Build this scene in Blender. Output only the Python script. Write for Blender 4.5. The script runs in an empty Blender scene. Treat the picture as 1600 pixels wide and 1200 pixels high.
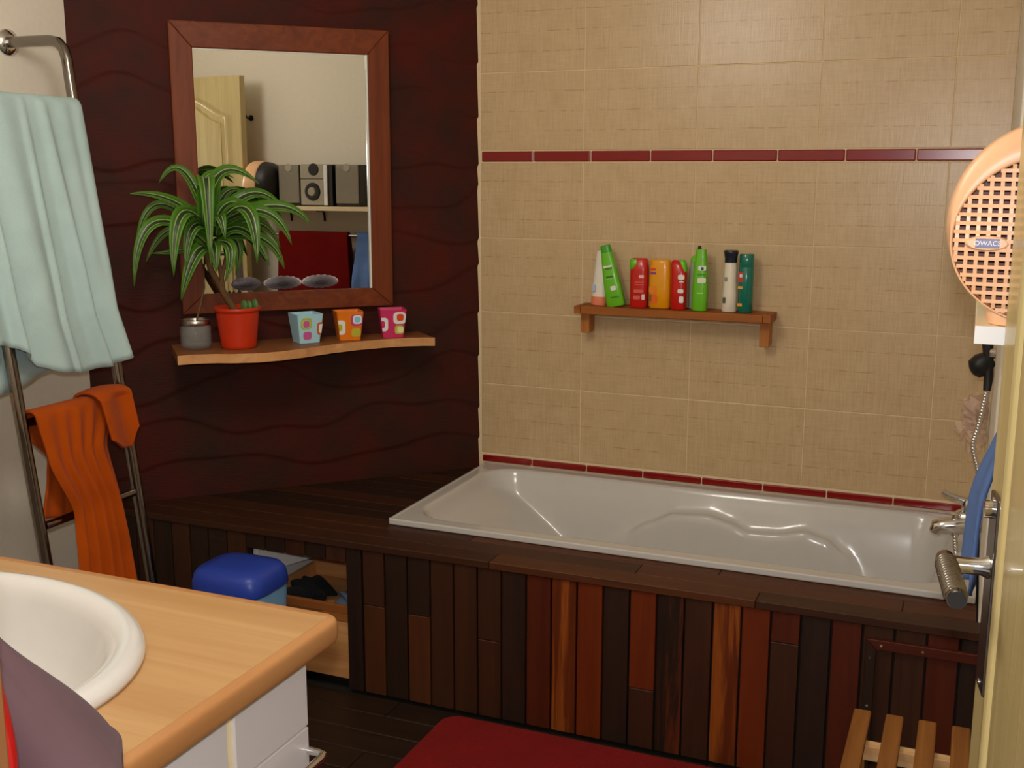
import bpy, bmesh, math, random
from mathutils import Vector, Matrix
random.seed(7)
sc = bpy.context.scene
COL = sc.collection
PI = math.pi

# ------------------------------------------------------------------ camera
FL = 1741.999                       # focal length in pixels of the 1600x1200 frame
yaw, tilt, roll = -0.394155, 0.187303, 0.001787
CAM = Vector((1.5530, -3.4483, 1.4595))
fw = Vector((math.sin(yaw) * math.cos(tilt), math.cos(yaw) * math.cos(tilt), -math.sin(tilt)))
rt = Vector((math.cos(yaw), -math.sin(yaw), 0)); up = rt.cross(fw)
r2 = rt * math.cos(roll) + up * math.sin(roll); u2 = -rt * math.sin(roll) + up * math.cos(roll)
cd = bpy.data.cameras.new('camera'); cam = bpy.data.objects.new('camera', cd); COL.objects.link(cam)
cd.sensor_fit = 'HORIZONTAL'; cd.sensor_width = 36.0; cd.lens = FL * 36.0 / 1600.0; cd.clip_start = 0.02
M = Matrix(((r2.x, u2.x, -fw.x), (r2.y, u2.y, -fw.y), (r2.z, u2.z, -fw.z)))
cam.matrix_world = Matrix.Translation(CAM) @ M.to_4x4()
sc.camera = cam

# ------------------------------------------------------------------ light
w = bpy.data.worlds.new('world'); sc.world = w; w.use_nodes = True
w.node_tree.nodes['Background'].inputs[0].default_value = (1.0, 0.93, 0.84, 1)
w.node_tree.nodes['Background'].inputs[1].default_value = 0.35
def lamp(name, kind, loc, power, color, size):
    d = bpy.data.lights.new(name, kind); d.energy = power; d.color = color
    if kind == 'POINT': d.shadow_soft_size = size
    o = bpy.data.objects.new(name, d); o.location = loc; COL.objects.link(o); return o
lamp('camera_flash', 'POINT', (1.548, -3.445, 1.535), 52, (1.0, 0.97, 0.95), 0.022)
lamp('ambient_fill_light', 'POINT', (0.45, -2.05, 2.12), 21.5, (1.0, 0.95, 0.87), 0.16)  # added fill light without a fixture, supplies the ambient brightness
vs = sc.view_settings
vs.view_transform = 'Standard'; vs.look = 'None'; vs.gamma = 1.0; vs.exposure = 0.0; vs.use_curve_mapping = False

# ------------------------------------------------------------------ helpers
def lin(c):
    c = c / 255.0
    return c / 12.92 if c <= .04045 else ((c + .055) / 1.055) ** 2.4
def S(r, g, b, k=1.0):
    return tuple(min(.9, lin(v) / k) for v in (r, g, b)) + (1,)

class MB:
    """collects geometry in world coordinates"""
    def __init__(self): self.v = []; self.f = []; self.s = []; self.uv = {}; self.xf = None
    def add(self, vs, fs, smooth=False):
        n = len(self.v)
        for p in vs:
            p = Vector(p); self.v.append(self.xf(p) if self.xf else p)
        for f in fs: self.f.append(tuple(i + n for i in f)); self.s.append(smooth)
        return n
    def box(self, x0, x1, y0, y1, z0, z1):
        self.add([(x0,y0,z0),(x1,y0,z0),(x1,y1,z0),(x0,y1,z0),(x0,y0,z1),(x1,y0,z1),(x1,y1,z1),(x0,y1,z1)],
                 [(0,3,2,1),(4,5,6,7),(0,1,5,4),(1,2,6,5),(2,3,7,6),(3,0,4,7)]); return self
    def prism(self, poly, h0, h1, axis='z'):
        """poly is counter-clockwise 2D; axis z: (x,y), axis y: (x,z), axis x: (y,z)"""
        def P(a, b, h): return (a, b, h) if axis == 'z' else ((a, h, b) if axis == 'y' else (h, a, b))
        n = len(poly)
        vs = [P(a, b, h0) for a, b in poly] + [P(a, b, h1) for a, b in poly]
        fs = [tuple(range(n))[::-1], tuple(range(n, 2 * n))] + [(i, (i + 1) % n, n + (i + 1) % n, n + i) for i in range(n)]
        if axis == 'y': fs = [f[::-1] for f in fs]
        self.add(vs, fs); return self
    def tube(self, path, r, n=12, cap=True):
        path = [Vector(p) for p in path]; m = len(path)
        rs = r if isinstance(r, (list, tuple)) else [r] * m
        vs = []; prev = None
        for i, p in enumerate(path):
            t = (path[min(i + 1, m - 1)] - path[max(i - 1, 0)]).normalized()
            if prev is None:
                a = Vector((0, 0, 1)) if abs(t.z) < .9 else Vector((1, 0, 0)); nx = t.cross(a).normalized()
            else: nx = (prev - t * prev.dot(t)).normalized()
            prev = nx; ny = t.cross(nx)
            for k in range(n):
                an = 2 * PI * k / n; vs.append(p + nx * math.cos(an) * rs[i] + ny * math.sin(an) * rs[i])
        fs = [(i*n+k, i*n+(k+1)%n, (i+1)*n+(k+1)%n, (i+1)*n+k) for i in range(m-1) for k in range(n)]
        self.add(vs, fs, True)
        if cap:
            self.add(vs[:n], [tuple(range(n))[::-1]]); self.add(vs[-n:], [tuple(range(n))])
        return self
    def loft(self, rings, cap0=True, cap1=True, smooth=True):
        n = len(rings[0]); vs = [p for r in rings for p in r]; m = len(rings)
        fs = [(i*n+k, i*n+(k+1)%n, (i+1)*n+(k+1)%n, (i+1)*n+k) for i in range(m-1) for k in range(n)]
        self.add(vs, fs, smooth)
        if cap0: self.add(rings[0], [tuple(range(n))[::-1]])
        if cap1: self.add(rings[-1], [tuple(range(n))])
        return self
    def lathe(self, prof, c, n=40, sx=1.0, sy=1.0, cap0=False, cap1=False):
        rings = [[(c[0]+r*sx*math.cos(2*PI*k/n), c[1]+r*sy*math.sin(2*PI*k/n), c[2]+z) for k in range(n)] for r, z in prof]
        return self.loft(rings, cap0, cap1)
    def grid(self, fn, nu, nv, smooth=True, uv=False):
        vs = [fn(i / nu, j / nv) for j in range(nv + 1) for i in range(nu + 1)]
        fs = [(j*(nu+1)+i, j*(nu+1)+i+1, (j+1)*(nu+1)+i+1, (j+1)*(nu+1)+i) for j in range(nv) for i in range(nu)]
        n = self.add(vs, fs, smooth)
        if uv:
            for j in range(nv + 1):
                for i in range(nu + 1): self.uv[n + j*(nu+1)+i] = (i / nu, j / nv)
        return self
    def build(self, name, mat, parent=None, origin=None, bevel=0, seg=2, solid=0, subsurf=0, offset=0):
        xs = [p.x for p in self.v]; ys = [p.y for p in self.v]; zs = [p.z for p in self.v]
        o = Vector(origin) if origin else Vector(((min(xs)+max(xs))/2, (min(ys)+max(ys))/2, min(zs)))
        me = bpy.data.meshes.new(name); me.from_pydata([p - o for p in self.v], [], self.f)
        for p, s in zip(me.polygons, self.s): p.use_smooth = s
        if self.uv:
            l = me.uv_layers.new(name='UVMap')
            for lp in me.loops: l.data[lp.index].uv = self.uv.get(lp.vertex_index, (0, 0))
        me.materials.append(mat)
        ob = bpy.data.objects.new(name, me); COL.objects.link(ob)
        put(ob, o, parent)
        if solid:
            m = ob.modifiers.new('solid', 'SOLIDIFY'); m.thickness = solid; m.offset = offset
        if bevel:
            m = ob.modifiers.new('bevel', 'BEVEL'); m.width = bevel; m.segments = seg; m.limit_method = 'ANGLE'; m.angle_limit = 0.6
            m.harden_normals = False
        if subsurf:
            m = ob.modifiers.new('sub', 'SUBSURF'); m.levels = subsurf; m.render_levels = subsurf
        return ob
WLOC = {}
def put(ob, o, parent):
    o = Vector(o); WLOC[ob.name] = o.copy()
    if parent:
        ob.parent = parent; ob.location = o - WLOC[parent.name]
    else: ob.location = o
def tag(o, label, cat, group=None):
    o['label'] = label; o['category'] = cat
    if group: o['group'] = group
    return o
def struct(o): o['kind'] = 'structure'; return o
def thing(name, label, cat, loc, group=None):
    o = bpy.data.objects.new(name, None); COL.objects.link(o); o.empty_display_size = .05
    put(o, loc, None); return tag(o, label, cat, group)
def box(name, mat, x0, x1, y0, y1, z0, z1, parent=None, bevel=.002, seg=2, xf=None):
    m = MB(); m.xf = xf; m.box(x0, x1, y0, y1, z0, z1); return m.build(name, mat, parent, bevel=bevel, seg=seg)
A2 = 1 / math.sqrt(2)
def wall(p):                                   # (along the dark wall from the corner, out of it, up)
    return Vector((-A2 * p[0] + A2 * p[1], -A2 * p[0] - A2 * p[1], p[2]))
def smooth(a, b, x):
    t = max(0, min(1, (x - a) / (b - a))); return t * t * (3 - 2 * t)
def interp(pts, x):
    if x <= pts[0][0]: return pts[0][1]
    for (a, b), (c, d) in zip(pts, pts[1:]):
        if x <= c:
            t = (x - a) / (c - a); t = t * t * (3 - 2 * t) * .5 + t * .5; return b + (d - b) * t
    return pts[-1][1]

# ------------------------------------------------------------------ materials
class NT:
    def __init__(self, name):
        self.m = bpy.data.materials.new(name); self.m.use_nodes = True; self.t = self.m.node_tree
        self.b = self.t.nodes['Principled BSDF']
    def n(self, typ, **kw):
        nd = self.t.nodes.new(typ)
        for k, v in kw.items():
            if k.startswith('i_'): nd.inputs[k[2:].replace('_', ' ')].default_value = v
            else: setattr(nd, k, v)
        return nd
    def l(self, a, b): self.t.links.new(a, b)
    def coords(self, scale=(1, 1, 1), jitter=True, kind='Object'):
        tc = self.n('ShaderNodeTexCoord'); mp = self.n('ShaderNodeMapping'); mp.inputs['Scale'].default_value = scale
        src = tc.outputs[kind]
        if jitter:
            oi = self.n('ShaderNodeObjectInfo'); mul = self.n('ShaderNodeMath', operation='MULTIPLY'); mul.inputs[1].default_value = 37.0
            add = self.n('ShaderNodeVectorMath', operation='ADD')
            self.l(oi.outputs['Random'], mul.inputs[0]); self.l(src, add.inputs[0]); self.l(mul.outputs[0], add.inputs[1]); src = add.outputs[0]
        self.l(src, mp.inputs['Vector']); return mp.outputs[0]
    def noise(self, co, scale, detail=4, rough=.55, dist=0):
        nd = self.n('ShaderNodeTexNoise'); nd.inputs['Scale'].default_value = scale; nd.inputs['Detail'].default_value = detail
        nd.inputs['Roughness'].default_value = rough; nd.inputs['Distortion'].default_value = dist
        if co is not None: self.l(co, nd.inputs['Vector'])
        return nd.outputs['Fac']
    def ramp(self, fac, stops):
        r = self.n('ShaderNodeValToRGB'); e = r.color_ramp.elements
        while len(e) < len(stops): e.new(.5)
        for x, (p, c) in zip(e, stops): x.position = p; x.color = c
        self.l(fac, r.inputs[0]); return r.outputs[0]
    def bump(self, h, strength=.3, dist=.002):
        b = self.n('ShaderNodeBump'); b.inputs['Strength'].default_value = strength; b.inputs['Distance'].default_value = dist
        self.l(h, b.inputs['Height']); self.l(b.outputs[0], self.b.inputs['Normal'])
    def set(self, rough=.5, metal=0, spec=None, coat=0, trans=0, ior=None, sheen=0, sub=0):
        i = self.b.inputs; i['Roughness'].default_value = rough; i['Metallic'].default_value = metal
        if spec is not None: i['Specular IOR Level'].default_value = spec
        i['Coat Weight'].default_value = coat; i['Transmission Weight'].default_value = trans
        if ior: i['IOR'].default_value = ior
        if sheen: i['Sheen Weight'].default_value = sheen
        return self
def mix2(c, f): return tuple(min(.95, v * f) for v in c[:3]) + (1,)
def plain(name, col, rough=.5, metal=0, var=.06, scale=30, bump=0, **kw):
    t = NT(name); co = t.coords(); f = t.noise(co, scale)
    t.l(t.ramp(f, [(.3, mix2(col, 1 - var)), (.7, mix2(col, 1 + var))]), t.b.inputs['Base Color'])
    if bump: t.bump(f, bump, .001)
    t.set(rough, metal, **kw); return t.m
def wood(name, c1, c2, axis='x', rough=.45, scale=1.0, streak=None, bump=.15, spec=None, coat=0):
    t = NT(name); s = {'x': (2, 34, 34), 'y': (34, 2, 34), 'z': (34, 34, 2)}[axis]
    co = t.coords(tuple(v * scale for v in s)); f = t.noise(co, 1.0, 6, .6, .8)
    st = [(.28, c1), (.72, c2)]
    if streak: st = [(.25, c1), (.5, c2), (.62, streak), (.75, c2)]
    t.l(t.ramp(f, st), t.b.inputs['Base Color']); t.bump(f, bump, .0012); t.set(rough, spec=.32 if spec is None else spec, coat=coat); return t.m
def fabric(name, col, var=.12, pile=900, rough=.95, bump=.5):
    t = NT(name); co = t.coords(); f = t.noise(co, pile, 2); g = t.noise(co, 9, 3)
    t.l(t.ramp(g, [(.3, mix2(col, 1 - var)), (.7, mix2(col, 1 + var))]), t.b.inputs['Base Color'])
    t.bump(f, bump, .003); t.set(rough, spec=.1, sheen=.06); return t.m
def metal(name, col, rough, bump=0):
    return plain(name, col, rough, 1.0, .03, 12, bump)

K = .62
CHROME = metal('chrome', (.75, .73, .71, 1), .12)
CHROME_DARKREFL = metal('chrome_dark_reflections', (.26, .235, .215, 1), .13)  # dark room reflections put into the base colour of the chrome
STEEL = metal('brushed_steel', (.5, .47, .44, 1), .3)
WHITE_PAINT = plain('white_wall_paint', S(202, 195, 181, .66), .7, var=.02, scale=60, bump=.08)
CEIL = plain('ceiling_paint', S(235, 228, 215), .8, var=.01)
CERAMIC = plain('white_ceramic', (.74, .725, .71, 1), .12, var=.01, coat=.3)
ACRYLIC = plain('bath_acrylic', (.63, .605, .57, 1), .16, var=.01, coat=.3)
BLACKP = plain('black_plastic', (.012, .012, .014, 1), .45)
DARK = plain('dark_gap', (.008, .006, .005, 1), .9)
GROUT = plain('tile_grout', S(196, 176, 142, .64), .8, var=.05, scale=80)
WHITE_TILE = plain('white_tile', S(205, 200, 203, .8), .15, var=.01, coat=.2)
WGROUT = plain('cream_grout', S(225, 205, 170, .8), .8)

def tile_mat():
    t = NT('beige_wall_tile'); co = t.coords((1, 1, 1))
    tc = t.n('ShaderNodeTexCoord'); sep = t.n('ShaderNodeSeparateXYZ'); t.l(tc.outputs['Object'], sep.inputs[0])
    mp = t.n('ShaderNodeMapping'); mp.inputs['Scale'].default_value = (260, 1, 14); t.l(co, mp.inputs[0])
    ver = t.noise(mp.outputs[0], 1.0, 3)                       # vertical combed ribs
    mp2 = t.n('ShaderNodeMapping'); mp2.inputs['Scale'].default_value = (18, 1, 220); t.l(co, mp2.inputs[0])
    hor = t.noise(mp2.outputs[0], 1.0, 3)
    big = t.noise(co, 16, 3)
    a = t.n('ShaderNodeMath', operation='MULTIPLY_ADD'); t.l(ver, a.inputs[0]); a.inputs[1].default_value = .8; hs_ = t.n('ShaderNodeMath', operation='MULTIPLY'); t.l(hor, hs_.inputs[0]); hs_.inputs[1].default_value = .45; t.l(hs_.outputs[0], a.inputs[2])
    b = t.n('ShaderNodeMath', operation='MULTIPLY_ADD'); t.l(big, b.inputs[0]); b.inputs[1].default_value = .5; t.l(a.outputs[0], b.inputs[2])
    sub = t.n('ShaderNodeMath', operation='SUBTRACT'); t.l(b.outputs[0], sub.inputs[0]); sub.inputs[1].default_value = .375
    col = t.ramp(sub.outputs[0], [(.2, S(166, 140, 103, .68)), (.8, S(184, 160, 124, .68))])
    # thin rust coloured cross threads, four to a tile
    wob = t.n('ShaderNodeMath', operation='MULTIPLY_ADD'); t.l(big, wob.inputs[0]); wob.inputs[1].default_value = .006; t.l(sep.outputs['Z'], wob.inputs[2])
    dv = t.n('ShaderNodeMath', operation='DIVIDE'); t.l(wob.outputs[0], dv.inputs[0]); dv.inputs[1].default_value = .0622
    fr = t.n('ShaderNodeMath', operation='FRACT'); t.l(dv.outputs[0], fr.inputs[0])
    cmp = t.n('ShaderNodeMath', operation='LESS_THAN'); t.l(fr.outputs[0], cmp.inputs[0]); cmp.inputs[1].default_value = .05
    brk = t.ramp(t.noise(co, 42, 2), [(.42, (0, 0, 0, 1)), (.6, (.6, .6, .6, 1))])
    mm = t.n('ShaderNodeMath', operation='MULTIPLY'); t.l(cmp.outputs[0], mm.inputs[0]); t.l(brk, mm.inputs[1])
    mx = t.n('ShaderNodeMix', data_type='RGBA'); t.l(mm.outputs[0], mx.inputs['Factor']); t.l(col, mx.inputs['A']); mx.inputs['B'].default_value = S(150, 104, 72, .62)
    t.l(mx.outputs['Result'], t.b.inputs['Base Color'])
    hh = t.n('ShaderNodeMath', operation='SUBTRACT'); t.l(ver, hh.inputs[0]); t.l(cmp.outputs[0], hh.inputs[1])
    t.bump(hh.outputs[0], .25, .0012); t.set(.29, coat=.0, spec=.5); return t.m
TILE = tile_mat()
RED_TILE = plain('dark_red_glazed_tile', S(118, 4, 5, .72), .22, var=.08, scale=20)

def wave_mat():
    t = NT('maroon_wave_panel'); co = t.coords(jitter=False); f = t.noise(co, 5.5, 3)
    mp = t.n('ShaderNodeMapping'); mp.inputs['Scale'].default_value = (30, 30, 420); t.l(co, mp.inputs[0])
    g = t.noise(mp.outputs[0], 1.0, 2)
    t.l(t.ramp(f, [(.35, S(44, 23, 16, .66)), (.7, S(64, 19, 11, .66))]), t.b.inputs['Base Color'])
    t.bump(g, .35, .002); t.set(.6, spec=.15); return t.m
WAVE = wave_mat()

MIR_WOOD_V = wood('mirror_frame_wood_upright', S(84, 34, 11, .74), S(116, 54, 20, .74), 'z', .5, spec=.3)
MIR_WOOD_H = wood('mirror_frame_wood_level', S(84, 34, 11, .74), S(116, 54, 20, .74), 'x', .5, spec=.3)
BEECH = wood('beech_laminate', S(194, 146, 94, 1.12), S(214, 170, 118, 1.12), 'x', .35, .5, bump=.04)
BEECH_EDGE = wood('beech_edge', S(186, 126, 74, 1.1), S(208, 152, 98, 1.1), 'y', .4, .5, bump=.05)
SHELF_WOOD = wood('shelf_beech', S(112, 68, 36, .74), S(140, 90, 54, .74), 'x', .45, .6)
TEAK_X = wood('teak_slat_long', S(112, 58, 18, .66), S(142, 82, 30, .66), 'x', .55)
TEAK_Z = wood('teak_slat_upright', S(130, 74, 28, .62), S(172, 112, 56, .62), 'z', .5)
STOOL_Y = wood('stool_slat_wood', S(104, 62, 24, .60), S(136, 88, 40, .60), 'y', .55)
STOOL_X = wood('stool_bar_wood', S(170, 120, 76, .60), S(206, 164, 116, .60), 'x', .55)
CRATE = wood('pine_crate', S(150, 100, 56, .62), S(186, 136, 86, .62), 'x', .55, .5)
CRATE_D = wood('pine_crate_rail', S(118, 66, 28, .62), S(140, 84, 40, .62), 'x', .55, .5)
FLOORW = wood('dark_floor_plank', S(28, 18, 11, .75), S(44, 28, 17, .75), 'x', .45)
PAL = []
for a, b, s in (((36,22,15),(52,32,21),None), ((52,28,15),(70,38,20),None), ((70,36,17),(92,50,24),None), ((78,28,11),(98,38,14),None),
                ((104,38,9),(130,52,13),None), ((84,34,10),(108,46,13),(158,82,24)), ((26,19,14),(44,26,15),(104,44,16))):
    i = len(PAL)
    kk = (.92, .95, .98, 1.15, 1.2, 1.1, 1.0)[i]
    PAL.append((wood('deck_wood_level_%s' % 'abcdefg'[i], S(*a, kk), S(*b, kk), 'x', .5, 1, S(*s, kk) if s else None, spec=.3),
                wood('deck_wood_upright_%s' % 'abcdefg'[i], S(*a, kk), S(*b, kk), 'z', .5, 1, S(*s, kk) if s else None, spec=.3)))

# ------------------------------------------------------------------ room shell
CZ = 2.42
fl = struct(MB().box(-.95, 1.9, -3.9, .05, -.06, -.012).build('floor', DARK))
pw = .092
y = -.885; i = 0
while y > -2.9:
    x0 = -.89; cuts = [-.89, 0.15 + .45 * ((i * 37) % 10) / 10, 1.02 + .3 * ((i * 53) % 10) / 10, 1.80]
    for a, b in zip(cuts, cuts[1:]):
        box('plank', FLOORW, a + .001, b - .001, y - pw + .003, y, -.012, 0, fl, .0015, 1)
    y -= pw; i += 1

TW, TH, ST = .365, .2487, .037
Z0 = 1.4935                                                     # lower edge of the red border
wb = struct(MB().box(-.10, 1.90, .0022, .12, 0, CZ).build('wall_back', GROUT))
rows = [(Z0 - TH * (k + 1), Z0 - TH * k) for k in range(3)] + [(Z0 - 3 * TH - .2455, Z0 - 3 * TH)]
rows += [(Z0 + ST + TH * k, min(CZ, Z0 + ST + TH * (k + 1))) for k in range(4) if Z0 + ST + TH * k < CZ - .01]
cols = [(0.004, TW)] + [(TW * k, min(1.615, TW * (k + 1))) for k in range(1, 5)]
gp = .0014
tile_mesh = {}
def piece(name, mat, x0, x1, y0, y1, z0, z1, parent, bevel):
    key = (name, round(x1 - x0, 4), round(z1 - z0, 4))
    if key in tile_mesh:
        src = tile_mesh[key]; o = src.copy(); COL.objects.link(o); put(o, ((x0 + x1) / 2, (y0 + y1) / 2, z0), parent); return o
    o = box(name, mat, x0, x1, y0, y1, z0, z1, parent, bevel); tile_mesh[key] = o; return o
for z0, z1 in rows:
    for x0, x1 in cols:
        piece('tile', TILE, x0 + gp, x1 - gp, 0, .008, z0 + gp, z1 - gp, wb, .0012)
for za, zb, pr in ((Z0 + .002, Z0 + ST - .002, -.004), (.472, .494, -.004)):
    xa = .008; k = 0
    while xa < 1.60:
        xb = min(xa + (.196 if k else .186), 1.612)
        piece('border_tile', RED_TILE, xa + .002, xb - .002, pr, .008, za, zb, wb, .003); xa = xb; k += 1

WL = 1.262
CURV = [(.40 + .142 * k + random.uniform(-.025, .025), random.uniform(.025, .055), random.uniform(.55, 1.05), random.uniform(0, 6.28), random.uniform(.006, .018), random.uniform(.24, .4), random.uniform(0, 6.28)) for k in range(17)]
def cz_(c, u): return c[0] + c[1] * math.sin(2 * PI * u / c[2] + c[3]) + c[4] * math.sin(2 * PI * u / c[5] + c[6])
def wave_fn(a, b):
    u = WL * a; z = .36 + (CZ - .36) * b; h = 0
    zs = sorted(cz_(c, u) for c in CURV)
    lo = max([q for q in zs if q <= z], default=zs[0] - .1); hi = min([q for q in zs if q > z], default=zs[-1] + .1)
    t = (z - lo) / max(hi - lo, .012)
    h = .0042 * (1 - t) * min(1, (hi - lo) / .08) if t >= 0 else 0     # ripples: proud above each crest line, falling back upwards
    h *= smooth(0, .010, z - lo)
    return wall((u, h - .008, z))
wd = MB().grid(wave_fn, 110, 420)
wd.xf = wall; wd.box(0, WL, -.12, -.012, 0, CZ); wd.xf = None
struct(wd.build('wall_diagonal', WAVE))
XL = -.892
struct(MB().box(XL - .1, XL, -2.95, -.885, 0, CZ).build('wall_left', WHITE_PAINT))
struct(MB().box(1.615, 1.799, -.812, .0, 0, CZ).build('wall_bath_end', WHITE_PAINT, bevel=.006))
struct(MB().box(1.80, 1.90, -2.95, .0, 0, CZ).build('wall_right', WHITE_PAINT))
DOORX0, DOORX1 = .911, 1.715
struct(MB().box(XL - .1, DOORX0 - .02, -2.93, -2.90, 0, CZ).build('wall_front', WHITE_PAINT))
struct(MB().box(DOORX0 - .019, DOORX1 + .019, -2.95, -2.90, 2.03, CZ).build('wall_front_lintel', WHITE_PAINT))
struct(MB().box(DOORX1 + .02, 1.90, -2.95, -2.90, 0, CZ).build('wall_front_right', WHITE_PAINT))
struct(MB().box(XL - .1, 1.9, -2.95, .12, CZ, CZ + .06).build('ceiling', CEIL))
JAMB = wood('door_jamb_wood', S(96, 62, 36, .6), S(120, 80, 48, .6), 'z', .5)
tj = MB(); tj.box(DOORX0 - .019, DOORX0 + .002, -2.9005, -2.885, 0, 2.02)
struct(tj.build('trim_1', JAMB, bevel=.002))

# ------------------------------------------------------------------ bath and its wooden surround
su = thing('bath_surround', 'dark stained wooden deck and board cladding around the white bath', 'bath surround', (.4, -.88, 0))
BZ = .450
# top planks
pitch = .0715; r = 0; y0 = -.885
while y0 < -.01:
    y1 = min(y0 + pitch, -.002); g = .0018
    right = (1.796 if r == 0 else 1.612) if y1 < -.655 else .055
    cuts = [right]
    if right > 1: cuts = [[.42, 1.12], [.80, 1.45], [.3, 1.0]][r % 3] + [right]
    la, lb = y0 + g, y1 - g; prev = None
    for ci, c in enumerate(cuts):
        m = MB()
        poly = [(la + .006 if prev is None else prev, la), (c - .0008, la), (c - .0008, lb), (lb + .006 if prev is None else prev, lb)]
        m.prism(poly, BZ - .02, BZ)
        pi_ = (0 if r > 2 else (1, 2, 2)[ci % 3] if r else (1, 2, 1)[ci % 3])
        if r > 2: pi_ = (0, 1, 0, 0)[r % 4]  # rear rows take darker wood, painting in the weaker light there
        m.build('deck_plank', PAL[pi_][0], su, bevel=.0015, seg=1); prev = c + .0008
    y0 = y1; r += 1
PY = -.875
def board(x0, x1, z0, z1, p, name='panel_board', y=PY, th=.016):
    return box(name, PAL[p][1], x0, x1, y, y + th, z0, z1, su, .0015, 1)
X0 = .030; BP = .0705
cl = [((.268, 1), 2, .2), (0,), ((.262, 0), 2), (1,), (1,), ((.225, 1), 1), (0,), (3,), (5,), (4,), (0,), ((.165, 4), 1), (6,), (1,), (5,), (4,), ((.35, 3), 1), (0,), (3,), (1,), (1,), (3,), (0,), (1,), (0,)]
for k, c in enumerate(cl):
    xa = X0 + BP * k + .0025; xb = min(X0 + BP * (k + 1) - .0025, 1.796)
    if isinstance(c[0], tuple):
        zs, pu = c[0]; board(xa, xb, zs + .0008, .428, pu); board(xa, xb, .004, zs - .0008, c[1])
    else: board(xa, xb, .004, .428, c[0])
board(-.020, .027, .004, .428, 0, 'post', PY - .002)
xb = -.022; k = 0
while xb > -.86:
    xa = max(xb - .0672, -.872)
    board(xa + .002, xb - .002, .383 if xb > -.352 else .004, .428, (1, 0, 1, 0, 0, 1, 0, 0, 1, 0)[k % 10]); xb = xa; k += 1
bk = MB(); bk.box(.0, 1.796, PY + .017, PY + .03, .002, .43); bk.box(-.858, -.356, PY + .017, PY + .027, .002, .43); bk.box(-.356, 0, PY + .017, PY + .03, .388, .43)
bk.build('backing_frame', DARK, su)
nm = plain('white_melamine_and_burnt_end', (.88, .87, .85, 1), .4, var=.0)
box('niche_side', nm, -.358, -.344, PY + .034, -.42, .006, .425, su)
m = MB(); m.prism([(-.343, -.836), (-.336, -.838), (-.19, -.45), (-.20, -.445)], .294, .424); m.build('niche_flash_panel', nm, su)  # added slanted panel, turned to catch the flash and look brighter
box('niche_back', nm, -.344, .03, -.43, -.42, .006, .425, su)
box('niche_divider', PAL[0][1], .03, .044, PY + .034, -.42, .006, .425, su)
# hatch frame on the cladding, mitred
HX0, HX1, HZ = 1.378, 1.72, .400
hw = .024
m = MB(); m.prism([(HX0 + hw, HZ - hw), (HX1, HZ - hw), (HX1, HZ), (HX0, HZ)], PY - .014, PY - .001, 'y'); hb = m.build('hatch_batten', PAL[3][0], su, bevel=.0015)
m = MB(); m.prism([(HX0, .06), (HX0 + hw, .06), (HX0 + hw, HZ - hw - .001), (HX0, HZ - .001)], PY - .014, PY - .001, 'y'); hv = m.build('hatch_batten', PAL[0][1], su, bevel=.0015)  # left batten's shade is put into its darker wood colour
for x, z, p in ((HX0 + .035, HZ - .012, hb), (HX0 + .125, HZ - .012, hb), (HX0 + .012, .355, hv), (HX0 + .012, .235, hv)):
    MB().tube([(x, PY - .0165, z), (x, PY - .013, z)], .003, 10).build('screw', CHROME, p)

# bath: pressed acrylic shell
BX0, BX1, BY0, BY1, RZ = .024, 1.608, -.703, -.004, .468
def rrect_d(x, y, x0, x1, y0, y1, rad):
    cx, cy = (x0 + x1) / 2, (y0 + y1) / 2
    qx = abs(x - cx) - (x1 - x0) / 2 + rad; qy = abs(y - cy) - (y1 - y0) / 2 + rad
    return -(math.hypot(max(qx, 0), max(qy, 0)) + min(max(qx, qy), 0) - rad)
LEDGE = [(.40, .20), (.50, .19), (.56, .150), (.64, .100), (.72, .062), (.83, .055), (.90, .070), (.96, .092), (1.04, .088), (1.13, .070), (1.19, .085), (1.25, .125), (1.31, .185), (1.40, .24)]
DT = .375
def smin(vals, k=26.0):
    return -math.log(sum(math.exp(-k * v) for v in vals)) / k
def bath_fn(a, b):
    x = BX0 + (BX1 - BX0) * a; y = BY0 + (BY1 - BY0) * b
    df = BY1 - .040 - y; dn = y - (BY0 + .040); dr = BX1 - .045 - x; dl = x - (BX0 + .035)
    dc = rrect_d(x, y, BX0 + .035, BX1 - .045, BY0 + .040, BY1 - .040, .13)
    l1 = interp(LEDGE, x) / DT                                   # how deep the arm ledge lies below the rim
    pf = l1 * smooth(.0, .034, df) + (1 - l1) * smooth(.066, .128, df)
    pn = smooth(0, .11, dn); pr = smooth(0, .13, dr)
    t = max(0, dl / .50); pl_ = min(1, .06 * smooth(0, .03, dl) + .94 * (t ** 1.25) * (1 + .10 * math.cos((y + .35) * 9)))
    pc = smooth(0, .16, dc) * 1.15
    d = max(0, min(1, smin([pf, pn, pr, pl_, pc, 1.0]) + .028)) if dc > 0 else 0
    d *= smooth(0, .020, dc)
    return Vector((x, y, RZ - DT * d))
bt = thing('bathtub', 'white built-in bathtub with sloped back rest and wavy arm ledge', 'bathtub', (.82, -.35, .45))
MB().grid(bath_fn, 260, 150).build('tub_shell', ACRYLIC, bt)
lip = MB()
pr = [(BX0, BY0), (BX1, BY0), (BX1, BY1), (BX0, BY1)]
lip.box(BX0, BX1, BY0 - .004, BY0 + .012, BZ + .001, RZ + .0015); lip.box(BX0 - .003, BX0 + .010, BY0 + .0, BY1, BZ + .001, RZ + .0015)
lip.box(BX0, BX1, BY1 - .010, BY1, BZ + .001, RZ + .001)
lip.build('rim', ACRYLIC, bt, bevel=.004, seg=3)

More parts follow.
